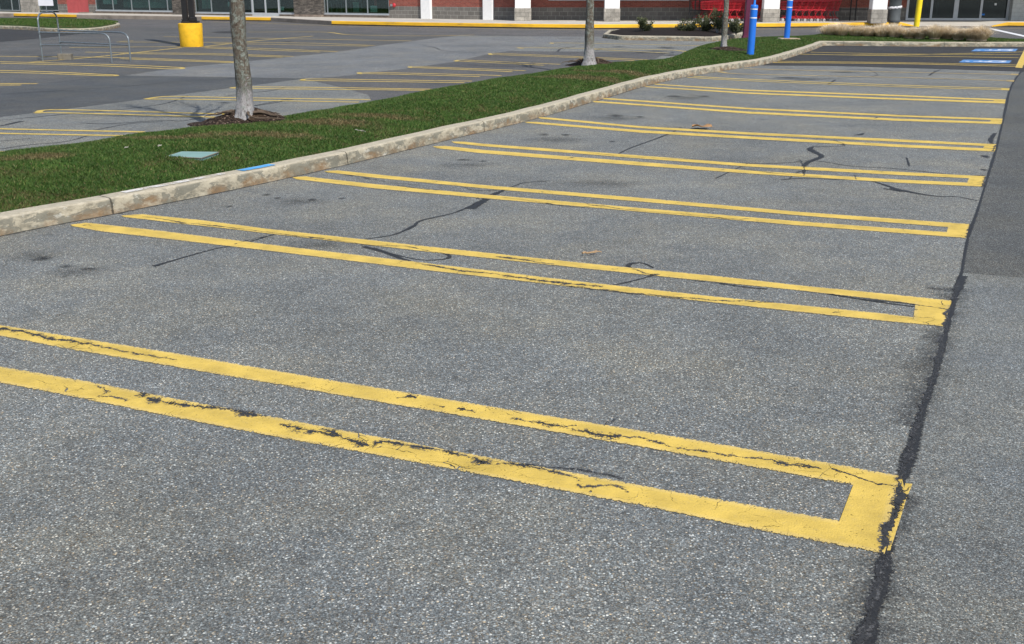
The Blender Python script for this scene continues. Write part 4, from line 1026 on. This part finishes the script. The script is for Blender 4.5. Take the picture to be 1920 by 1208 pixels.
for (s, e) in ((a1, b1), (a2, b2)):
    b = MB(); pts = [s + Vector((0, 0, .70))] + [s.lerp(e, .9) + Vector((0, 0, .70))]
    for k in range(1, 6): an = math.pi/2*k/5; pts.append(s.lerp(e, .9 + .1*math.sin(an)) + Vector((0, 0, .70 - .17*(1 - math.cos(an)))))
    pts.append(e.copy()); b.tube(pts, r, 10); b.build('top_rail', M['galv'], o, True)
    b = MB(); b.tube([s + Vector((0, 0, .40)), e + Vector((0, 0, .40))], r*.8, 10); b.build('lower_rail', M['galv'], o, True)
    for zz in (.36, .66):
        b = MB(); b.lathe([(.03, zz), (.032, zz+.01), (.032, zz+.05), (.03, zz+.06)], s, 12); b.build('pipe_clamp', M['galv'], o, True)
mid = (a1 + a2)/2; b = MB(); b.tube([mid + Vector((0, 0, 1.15)), mid + Vector((0, 0, 1.5))], .012, 8); b.build('sign_stem', M['galv'], o, True)
b = MB(); b.bbox(mid.x - .19, mid.y - .012, 1.33, mid.x + .19, mid.y + .012, 1.85, .004); b.build('sign_board', M['signwhite'], o)
p = G(123, 112); o = tag(None or (lambda: (lambda m: (m.bbox(-.17, -.1, 0, .17, .1, .15, .015), m.build('concrete_block', M['concblock'], loc=p))[1])(MB()))(), 'weathered grey concrete block on the ground beneath the trolley bay', 'concrete block')

# ------------------------------------------------------------------ pavement along the shops
SZ = .20
KP = [(-500,24),(-60,30),(0,31.5),(26,31.7),(144,34.4),(370,38.3),(378,38.5),(508,40.5),(560,43.5),(622,47.5),(780,50.6),(1000,54),(1110,55),(1300,54),(1520,52),(1690,50.6),(1720,50.5),(1860,50.5),(1890,50.5),(1960,51),(2300,51)]
KHt = [SZ]*15 + [SZ, .03, .03, SZ, SZ, SZ]
KW = [G(x, y) for x, y in KP]
fB0, fB1 = G(0, 22, SZ), G(943, 37.6, SZ); fA0, fA1 = G(943, 37.6, SZ), G(1940, 38.6, SZ)
def face_pt(p):
    if p.x < fB1.x: t = (p.x - fB0.x) / (fB1.x - fB0.x); return fB0.lerp(fB1, t)
    t = (p.x - fA0.x) / (fA1.x - fA0.x); return fA0.lerp(fA1, t)
v = []; f = []
pp = []; hh = []
for i in range(len(KW) - 1):
    for k in range(12): pp.append(KW[i].lerp(KW[i+1], k/12)); hh.append(KHt[i] + (KHt[i+1] - KHt[i])*k/12)
for p, h in zip(pp, hh):
    q = face_pt(p); w0 = p + Vector((0, .15, 0)); d = [(w0, h), (p.lerp(q, .35), max(h, SZ) if h >= SZ else (h*.3 + SZ*.7)), (q + Vector((0, .6, 0)), SZ)]
    v += [(a.x, a.y, z) for a, z in d]
for i in range(len(pp) - 1):
    for k in range(2): a = i*3+k; f.append((a, a+3, a+4, a+1))
struct(obj('sidewalk', v, f, M['sidewalk']))
segs = [(0, 3, 'kerb_stone'), (3, 4, 'kerb_yellow'), (4, 6, 'kerb_stone'), (6, 7, 'kerb_yellow'), (7, 9, 'kerb_stone'), (9, 16, 'kerb_yellow'), (16, 17, 'kerb_stone'), (17, 20, 'kerb_yellow')]
for s, e, m in segs:
    P = pp[s*12:e*12+1]; Hh = hh[s*12:e*12+1]; ft = .3 if m == 'kerb_yellow' else 0
    for nm, prof in (('store_kerb', [(0, ft), (.005, .9), (.02, 1.0), (.17, 1.005)]), ('store_kerb_foot', [(.0, -.1), (.0, ft)])):
        if nm == 'store_kerb_foot' and not ft: prof = None
        if not prof: continue
        v = []; f = []; n = len(prof)
        for p, h in zip(P, Hh):
            for d, z in prof: v.append((p.x, p.y + d, z*h + (.002 if z > 1 else 0)))
        for i in range(len(P) - 1):
            for k in range(n-1): a = i*n+k; f.append((a, a+n, a+n+1, a+1))
        struct(obj(nm, v, f, M[m if nm == 'store_kerb' else 'kerb_dark']))

# ------------------------------------------------------------------ facades
class Fac:
    def __init__(s, P0, P1, name, label, cat='building'):
        s.P0 = P0; d = P1 - P0; d.z = 0; s.L = d.length; s.ux = d.normalized(); s.uy = Vector((-s.ux.y, s.ux.x, 0)); s.rz = math.atan2(s.ux.y, s.ux.x)
        s.o = thing(name, label, cat, (P0.x, P0.y, SZ), s.rz)
    def at(s, px, py, y=0.0):
        """local (x, z) on the plane at depth y seen at this pixel"""
        d = ray(px, py); O = Vector((0, 0, HC)); c = s.P0 + s.uy * y; t = (c - O).dot(s.uy) / d.dot(s.uy); q = O + d*t - s.P0
        return q.dot(s.ux), q.z + s.P0.z - SZ if False else (O + d*t).z - SZ
    def x(s, px, y=0.0): return s.at(px, 30, y)[0]
    def z(s, px, py, y=0.0): return s.at(px, py, y)[1]
    def box(s, name, mat, x0, x1, z0, z1, y0, y1, parent=None, bev=None):
        mb = MB(); (mb.bbox(x0, y0, z0, x1, y1, z1, bev) if bev else mb.box(x0, y0, z0, x1, y1, z1)); return mb.build(name, mat, parent or s.o)
    def window(s, x0, x1, z0, z1, mull, y=0.0, fm='alu', gm='glass', t=.05, name='window', rail=None):
        """frame with mullions and glass, set in an opening"""
        cx = (x0 + x1)/2; w = bpy.data.objects.new(name, None); C.objects.link(w); w.parent = s.o
        fr = MB(); fr.box(x0, y-.03, z0, x1, y+.05, z0+t); fr.box(x0, y-.03, z1-t, x1, y+.05, z1)
        for m in [x0 + t/2] + mull + [x1 - t/2]: fr.box(m-t/2, y-.027, z0+t, m+t/2, y+.047, z1-t)
        if rail: 
            for rz_ in rail: fr.box(x0+t, y-.02, rz_-t/2, x1-t, y+.04, rz_+t/2)
        fr.build('frame', M[fm], w)
        ms = [x0 + t/2] + mull + [x1 - t/2]
        for a, b in zip(ms, ms[1:]):
            g = MB(); g.box(a + t/2, y+.006, z0+t, b - t/2, y+.014, z1-t); g.build('pane', M[gm], w)
        return w
WH = 4.6
# left building (shops)
FBd = Fac(G(-260, 22 - 260*.01654, SZ), G(730, 34.1, SZ), 'shop_building', 'long shopfront building at left with teal windows and stone piers')
X = FBd.x
def wallstack(Fc, x0, x1, zs, y0=0.0, th=.25):
    """block below zs, brick above"""
    Fc.box('block_wall', M['block'], x0, x1, -.3, zs, y0, y0 + th); Fc.box('brick_wall', M['brick'], x0, x1, zs, WH, y0 + .003, y0 + th)
def glaze(px0, px1, sill, mull, base=True, top=2.6, **k):
    x0, x1 = X(px0), X(px1); FBd.window(x0, x1, sill, top, [X(m) for m in mull], .05, **k)
    FBd.box('lintel', M['basestone'], x0, x1, top, WH, .0, .25)
    if base:
        FBd.box('sill_wall', M['basestone'], x0, x1, -.3, sill - .05, .0, .25); FBd.box('sill', M['alupale'], x0, x1, sill - .05, sill, -.04, .12)
FBd.box('block_wall', M['ledge'], X(-260), X(-60), -.3, WH, 0, .25)
glaze(-60, 44, .07, [-30, 0, 24, 38], base=False); FBd.box('stone_pier', M['splitface'], X(44), X(75), -.3, WH, -.12, .25)
glaze(75, 111, .1, [], rail=[.95], base=False)
zs = FBd.z(118, 8); wallstack(FBd, X(111), X(127), zs); wallstack(FBd, X(168), X(181), zs)
w = bpy.data.objects.new('double_door', None); C.objects.link(w); w.parent = FBd.o
for a, b_ in ((127, 147.5), (147.5, 168)):
    FBd.box('door_leaf', M['reddoor'], X(a) + .01, X(b_) - .01, -.02, 2.2, .04, .09, w)
FBd.box('handle', M['alu'], X(146) - .05, X(146), .9, 1.15, .01, .038, w); FBd.box('lintel', M['brick'], X(127), X(168), 2.2, WH, 0, .25)
FBd.box('step', M['kerb_stone'], X(160), X(175), -.1, .06, -.5, -.02)
glaze(181, 330, FBd.z(250, 20.5) , [213, 248, 281, 315]); FBd.box('stone_pier', M['ledge'], X(328), X(367), -.3, WH, -.15, .25)
glaze(367, 473, FBd.z(420, 24.5), [397, 440])
FBd.window(X(473), X(524), .0, 2.6, [X(498)], .05, 'alupale', 'glass', .09, 'shop_door', rail=[.13]); FBd.box('lintel', M['basestone'], X(473), X(524), 2.6, WH, 0, .25)
glaze(524, 557, FBd.z(540, 25.5), []); FBd.box('stone_pier', M['ledge'], X(556), X(608), FBd.z(580, 27.5), WH, -.2, .25); FBd.box('pier_base', M['basestone'], X(556), X(608), -.3, FBd.z(580, 27.5), -.26, .25)
glaze(608, 730, FBd.z(670, 26.5), [614, 649, 689])
# shop interiors
L0, L1 = X(-60), X(730)
FBd.box('interior_wall', M['interior'], L0, L1, -.1, 3.2, 5.0, 5.1); FBd.box('interior_floor', M['basestone'], L0, L1, -.12, -.02, .3, 5.0); FBd.box('interior_ceiling', M['interior'], L0, L1, 3.0, 3.1, .3, 5.0)
FBd.box('interior_partition', M['interior'], L0 - .1, L0, -.1, 3.2, .3, 5.1); FBd.box('interior_partition', M['interior'], L1, L1 + .1, -.1, 3.2, .3, 5.1)
FBd.box('roof', M['blackmetal'], X(-260), L1, WH, WH + .3, -.3, 8)
for a, b_, z0, z1, y in ((186, 212, .55, 2.2, .4),): FBd.box('window_poster', M['sheet'], X(a), X(b_), z0, z1, y, y + .02)
FBd.box('teal_panel', M['intpale'], X(215), X(326), .35, 2.5, .8, .83); FBd.box('teal_panel', M['intpale'], X(369), X(385), .35, 2.5, .5, .53)  # pale teal panels stand in for the windows' reflection and interior
FBd.box('window_poster', M['sheet'], X(426), X(430), .5, .75, .12, .14); FBd.box('window_poster', M['sheet'], X(525), X(530), .32, .52, .12, .14)
FBd.box('window_poster', M['sheet'], X(622), X(645), .92, 1.1, .12, .13); FBd.box('window_poster', M['sheet'], X(655), X(670), .9, 1.1, .12, .13)
FBd.box('window_poster', M['sheet'], X(691), X(703), .28, .62, .2, .22); FBd.box('window_poster', M['redthing'], X(698), X(702.5), .62, .95, .2, .22); FBd.box('window_poster', M['sheet'], X(710), X(726), .95, 1.1, .12, .13)
FBd.box('teal_panel', M['intpale'], X(652), X(663), .25, .8, .5, .52)
# chair backs seen through the right window
for k, px in enumerate((622, 632, 641, 668, 678)):
    base = FBd.x(px, 1.0); c = thing('chair', 'metal framed chair inside the right shop window, %s from the left' % ['first', 'second', 'third', 'fourth', 'fifth'][k], 'chair', FBd.P0 + FBd.ux*base + FBd.uy*1.0 + Vector((0, 0, 0)), FBd.rz, 'chairs behind the shop window')
    fm = M['greypipe']
    for sx_ in (-.2, .2):
        m = MB(); m.tube([(sx_, -.2, 0), (sx_*.95, -.2, .45), (sx_*.8, -.26, .95)], .014, 8); m.build('leg', fm, c); m = MB(); m.tube([(sx_, .2, 0), (sx_*.95, .18, .44)], .014, 8); m.build('leg', fm, c)
    m = MB(); m.bbox(-.2, -.2, .44, .2, .2, .48, .01); m.build('seat', M['trash'], c); m = MB(); m.bbox(-.17, -.27, .7, .17, -.24, .92, .01); m.build('backrest', M['trash'], c)
# fire bell
q = FBd.at(738, 10, -.1)
# right building (brick store)
FAd = Fac(fB1, fA1, 'brick_store', 'brick store at right with white columns and grey block base')
XA = FAd.x
# wall of the lit left wing shares the angle of the shops
FW = Fac(G(730, 34.1, SZ), fB1, 'brick_wing', 'sunlit brick wall with two white pilasters between the shops and the store')
XW = FW.x; zs = .6
wallstack(FW, 0, FW.L, zs)
for a, b_ in ((789, 808), (905, 924)):
    m = MB(); x0, x1 = XW(a, -.15), XW(b_, -.15); m.bbox(x0, -.18, -.05, x1, -.002, WH + .4, .03); m.build('pilaster', M['white'], FW.o)
b = MB(); b.lathe([(.10, 0), (.11, .03), (.085, .06), (.03, .075)], n=20); bo = b.build('fire_bell', M['redmetal'], FW.o, True); bo.location = (XW(739, -.05), -.01, FW.z(739, 10)); bo.rotation_euler = (math.radians(90), 0, 0)
b = MB(); b.box(XW(734), -.09, FW.z(734, 11) - .02, XW(738), -.01, FW.z(734, 11) + .08); b.build('bell_bracket', M['greypipe'], FW.o)
FW.box('roof', M['white'], 0, FW.L, WH, WH + .3, -.1, 8)
# store walls
xd0, xd1 = XA(1698), XA(1890)
wallstack(FAd, 0, xd0, zs); FAd.box('lintel', M['brick'], xd0, xd1, 2.5, WH, 0, .25)
FAd.box('string_course', M['alupale'], XA(1028), XA(1290), FAd.z(1100, 1.2), FAd.z(1100, -2), -.05, 0.0)
FAd.box('pale_block_wall', M['greywall'], xd1, XA(1916), -.3, WH, -.4, .25)
FAd.box('stone_wall', M['basestone'], XA(1916), XA(2500), -.3, WH, -.1, .25)
FAd.window(xd0, XA(1791), .0, 2.5, [XA(1745)], .0, 'alupale', 'doorglass', .11, 'entrance_door'); FAd.window(XA(1791), xd1, .0, 2.5, [XA(1838)], .0, 'alupale', 'doorglass', .11, 'entrance_door')
FAd.box('door_sticker', simple('blue_sticker', (.03, .2, .6)), XA(1839.5), XA(1846), .24, .32, -.005, .004); FAd.box('door_sticker', M['sheet'], XA(1862), XA(1866), .72, .82, -.005, .004)
FAd.box('interior_wall', M['interior'], xd0 - .5, xd1 + .5, -.1, 2.8, 5, 5.1); FAd.box('interior_floor', M['interior'], xd0 - .5, xd1 + .5, -.1, -.01, .3, 5); FAd.box('interior_ceiling', M['interior'], xd0 - .5, xd1 + .5, 2.7, 2.8, .3, 5)
FAd.box('interior_side', M['interior'], xd0 - .6, xd0 - .5, -.1, 2.8, .3, 5); FAd.box('interior_side', M['interior'], xd1 + .5, xd1 + .6, -.1, 2.8, .3, 5)
FAd.box('interior_panel', M['greypipe'], XA(1755, 2), XA(1758, 2), -.01, 2.6, 2, 2.1)
FAd.box('roof', M['white'], 0, XA(2500), WH, WH + .3, 0, 10)
cols = []
for a, b_, yb in ((965, 995, 39.6), (1133, 1162, 40.6), (1431, 1461.5, 41.8), (1634, 1663, 43.2)):
    P = G((a + b_)/2, yb, SZ) - FAd.P0; y = P.dot(FAd.uy); x0, x1 = FAd.x(a, y), FAd.x(b_, y); cols.append((x0, x1, y))
    d = .62
    m = MB(); m.bbox(x0 - .02, y, -.02, x1 + .02, y + d, .60, .02); m.build('column_base', M['splitface'], FAd.o)
    m = MB(); m.bbox(x0 + .01, y + .03, .60, x1 - .01, y + d - .03, 4.2, .02); m.build('column', M['white'], FAd.o)
v = []; yf = [c[2] + .05 for c in cols]
FAd.box('canopy', M['white'], FAd.x(981), cols[1][0], 2.55, 2.9, min(yf[0], yf[1]) + .05, -.01)  # unseen canopy inferred from the wall's shade; height and end set for that shade
FAd.box('canopy', M['white'], cols[1][0], XA(2500), 2.552, 2.9, yf[2] + .1, -.01)

# ------------------------------------------------------------------ shopping carts
def make_cart():
    o = thing('shopping_cart', '', 'shopping cart'); rd = M['cartred']
    # x forward, basket from x=-.42 (handle side) to .45 (nose)
    b = MB()
    zt0, zt1, zb0, zb1 = .98, .88, .50, .56; wt0, wt1, wb0, wb1 = .28, .22, .24, .18
    def P(u, vv, s):  # u along 0..1, vv 0 bottom..1 top, s side
        zt_ = zt0 + (zt1-zt0)*u; zb_ = zb0 + (zb1-zb0)*u; w_ = (wb0 + (wb1-wb0)*u)*(1-vv) + (wt0 + (wt1-wt0)*u)*vv
        return Vector((-.42 + .87*u + .05*vv*(1 if u > .5 else -.3), s*w_, zb_ + (zt_-zb_)*vv))
    for s in (-1, 1):
        for i in range(15): b.tube([P(i/14, 0, s), P(i/14, 1, s)], .006, 4)
        for vv in (0, .33, .66, 1): b.tube([P(0, vv, s), P(1, vv, s)], .006 if 0 < vv < 1 else .016, 5)
    for i in range(8):
        t = -1 + 2*i/7; b.tube([P(1, 0, t), P(1, 1, t)], .006, 4); b.tube([P(0, 0, t), P(1, 0, t)], .005, 4); b.tube([P(0, 0, t), P(0, .8, t)], .005, 4)
    for vv in (0, .33, .66, 1): b.tube([P(1, vv, -1), P(1, vv, 1)], .012 if vv < 1 else .018, 5); b.tube([P(0, vv, -1), P(0, vv, 1)], .010, 4)
    b.build('basket', rd, o)
    f = MB()
    for s in (-1, 1):
        f.tube([(-.52, s*.25, 1.02), (-.40, s*.25, .62), (-.20, s*.24, .42), (-.30, s*.26, .17), (-.42, s*.27, .12)], .015, 6)
        f.tube([(-.42, s*.27, .14), (.42, s*.18, .16)], .017, 6); f.tube([(-.05, s*.23, .50), (.16, s*.21, .16)], .014, 6)
    f.tube([(.42, -.18, .16), (.42, .18, .16)], .015, 6); f.build('frame', rd, o)
    t = MB()
    for i in range(7): y = -.2 + .4*i/6; t.tube([(-.38, y*1.1, .20), (.36, y*.8, .24)], .009, 4)
    t.build('lower_tray', rd, o)
    h = MB(); h.tube([(-.54, -.27, 1.03), (-.54, .27, 1.03)], .02, 10); h.build('handle', rd, o)
    for x, y in ((-.38, -.25), (-.38, .25), (.36, -.17), (.36, .17)):
        w = MB(); w.tube([(x, y-.014, .062), (x, y+.014, .062)], .062, 14); wh = w.build('wheel', M['wheelwhite'], o)
        h = MB(); h.tube([(x, y-.018, .062), (x, y+.018, .062)], .030, 10); h.build('hub', M['tyre'], wh)
        k = MB(); k.box(x-.02, y-.022, .07, x+.03, y-.017, .15); k.box(x-.02, y+.017, .07, x+.03, y+.022, .15); k.build('caster_fork', M['wheelwhite'], wh)
    return o
cart0 = make_cart(); used = [False]
def place_cart(loc, rz, label, group):
    if not used[0]: r = cart0; used[0] = True
    else:
        r = cart0.copy(); C.objects.link(r)
        for ch in list(cart0.children):
            c = ch.copy(); C.objects.link(c); c.parent = r
            for g in ch.children: d = g.copy(); C.objects.link(d); d.parent = c
    r.location = loc; r.rotation_euler = (0, 0, rz); r['label'] = label; r['group'] = group
nth = ['first', 'second', 'third', 'fourth', 'fifth', 'sixth', 'seventh', 'eighth', 'ninth', 'tenth']
def cart_row(px0, n, step, depth, group, where, py=39.8):
    P0 = G(px0, py, SZ) + Vector((.52, depth, 0))
    for k in range(n): place_cart(P0 + Vector((k*step, 0, 0)), math.pi, 'red shopping cart in the %s, %s from left' % (where, nth[k]), group)
G1 = 'red carts nested left of the white column'; G2 = 'red carts nested right of the white column'
cart_row(1311, 9, .33, 0, G1, 'front line left of the wide column')
cart_row(1301, 5, .62, .72, G1, 'rear line left of the wide column')
cart_row(1460, 7, .31, 0, G2, 'line before the black rails')
def rails(label, pxs, pxr, y0, dz, zr):
    p0 = G(pxs[0], y0, SZ); o = thing('cart_rail', label, 'cart rail', p0)
    for x in pxs:
        q = G(x, y0, SZ) - p0; m = MB(); m.bbox(q.x - .025, -.025, 0, q.x + .025, .025, 1.35, .005); m.build('upright', M['blackmetal'], o)
    a = G(pxr[0], y0, SZ) - p0; b_ = G(pxr[1], y0, SZ) - p0
    for z in zr: m = MB(); m.tube([(a.x, 0, z), (b_.x, 0, z)], .022, 8); m.build('rail', M['blackmetal'], o)
rails('black cart rail around the left end of the red carts', [1292, 1302.5, 1310], [1292, 1428], 39.6, 0, [.5, 1.12])
rails('black cart rail between the red carts and the right white column', [1528, 1542, 1593, 1603], [1520, 1634], 38.9 + .3, 0, [.55, 1.15])
# litter bin
p = G(1675.5, 42.3, SZ); o = thing('litter_bin', 'round dark grey litter bin with a white liner folded over its rim', 'litter bin', p)
m = MB(); m.lathe([(.27, 0), (.29, .03), (.29, .14), (.275, .17), (.285, .6), (.29, .64)], n=28); m.build('body', M['trash'], o, True)
m = MB(); m.lathe([(.296, .63), (.305, .65), (.31, .69), (.30, .71), (.28, .72)], n=28); 
for i, q in enumerate(m.v): q.z += .02*math.sin(i*2.3) + .03*q.x/.3
m.build('liner', M['bag'], o, True)
m = MB(); m.lathe([(.27, .70), (.275, 1.0), (.29, 1.02), (.29, 1.1), (.2, 1.22), (.02, 1.28)], n=28); m.build('lid', M['trash'], o, True)

# ------------------------------------------------------------------ light, sky, camera
AZ, EL = math.radians(149), math.radians(50)
sun = bpy.data.lights.new('sun', 'SUN'); sun.energy = 3.6; sun.angle = math.radians(.6); sun.color = (1.0, .955, .89)
so = bpy.data.objects.new('sun', sun); C.objects.link(so)
sd = Vector((math.sin(AZ)*math.cos(EL), math.cos(AZ)*math.cos(EL), math.sin(EL))); so.rotation_euler = (-sd).to_track_quat('-Z', 'Y').to_euler(); so.location = sd * 50
W = bpy.data.worlds.new('World'); S.world = W; W.use_nodes = True; nt = W.node_tree; bg = nt.nodes['Background']
sk = nt.nodes.new('ShaderNodeTexSky'); sk.sky_type = 'NISHITA'; sk.sun_disc = False; sk.sun_elevation = EL; sk.sun_rotation = AZ; sk.air_density = 1.0; sk.dust_density = 1.5
nt.links.new(sk.outputs[0], bg.inputs[0]); bg.inputs[1].default_value = .11
cam = bpy.data.cameras.new('camera'); co = bpy.data.objects.new('camera', cam); C.objects.link(co); S.camera = co
cam.sensor_width = 36; cam.lens = 36 * F / 1920; cam.clip_end = 1000; cam.clip_start = .05
co.location = (0, 0, HC); co.rotation_euler = (math.pi/2 - TH, 0, 0)
S.view_settings.view_transform = 'Standard'; S.view_settings.look = 'None'; S.view_settings.exposure = .40; S.view_settings.gamma = 1
S.render.engine = 'CYCLES'; S.cycles.transparent_max_bounces = 16; S.cycles.max_bounces = 6
S.render.resolution_x = 1024; S.render.resolution_y = 644
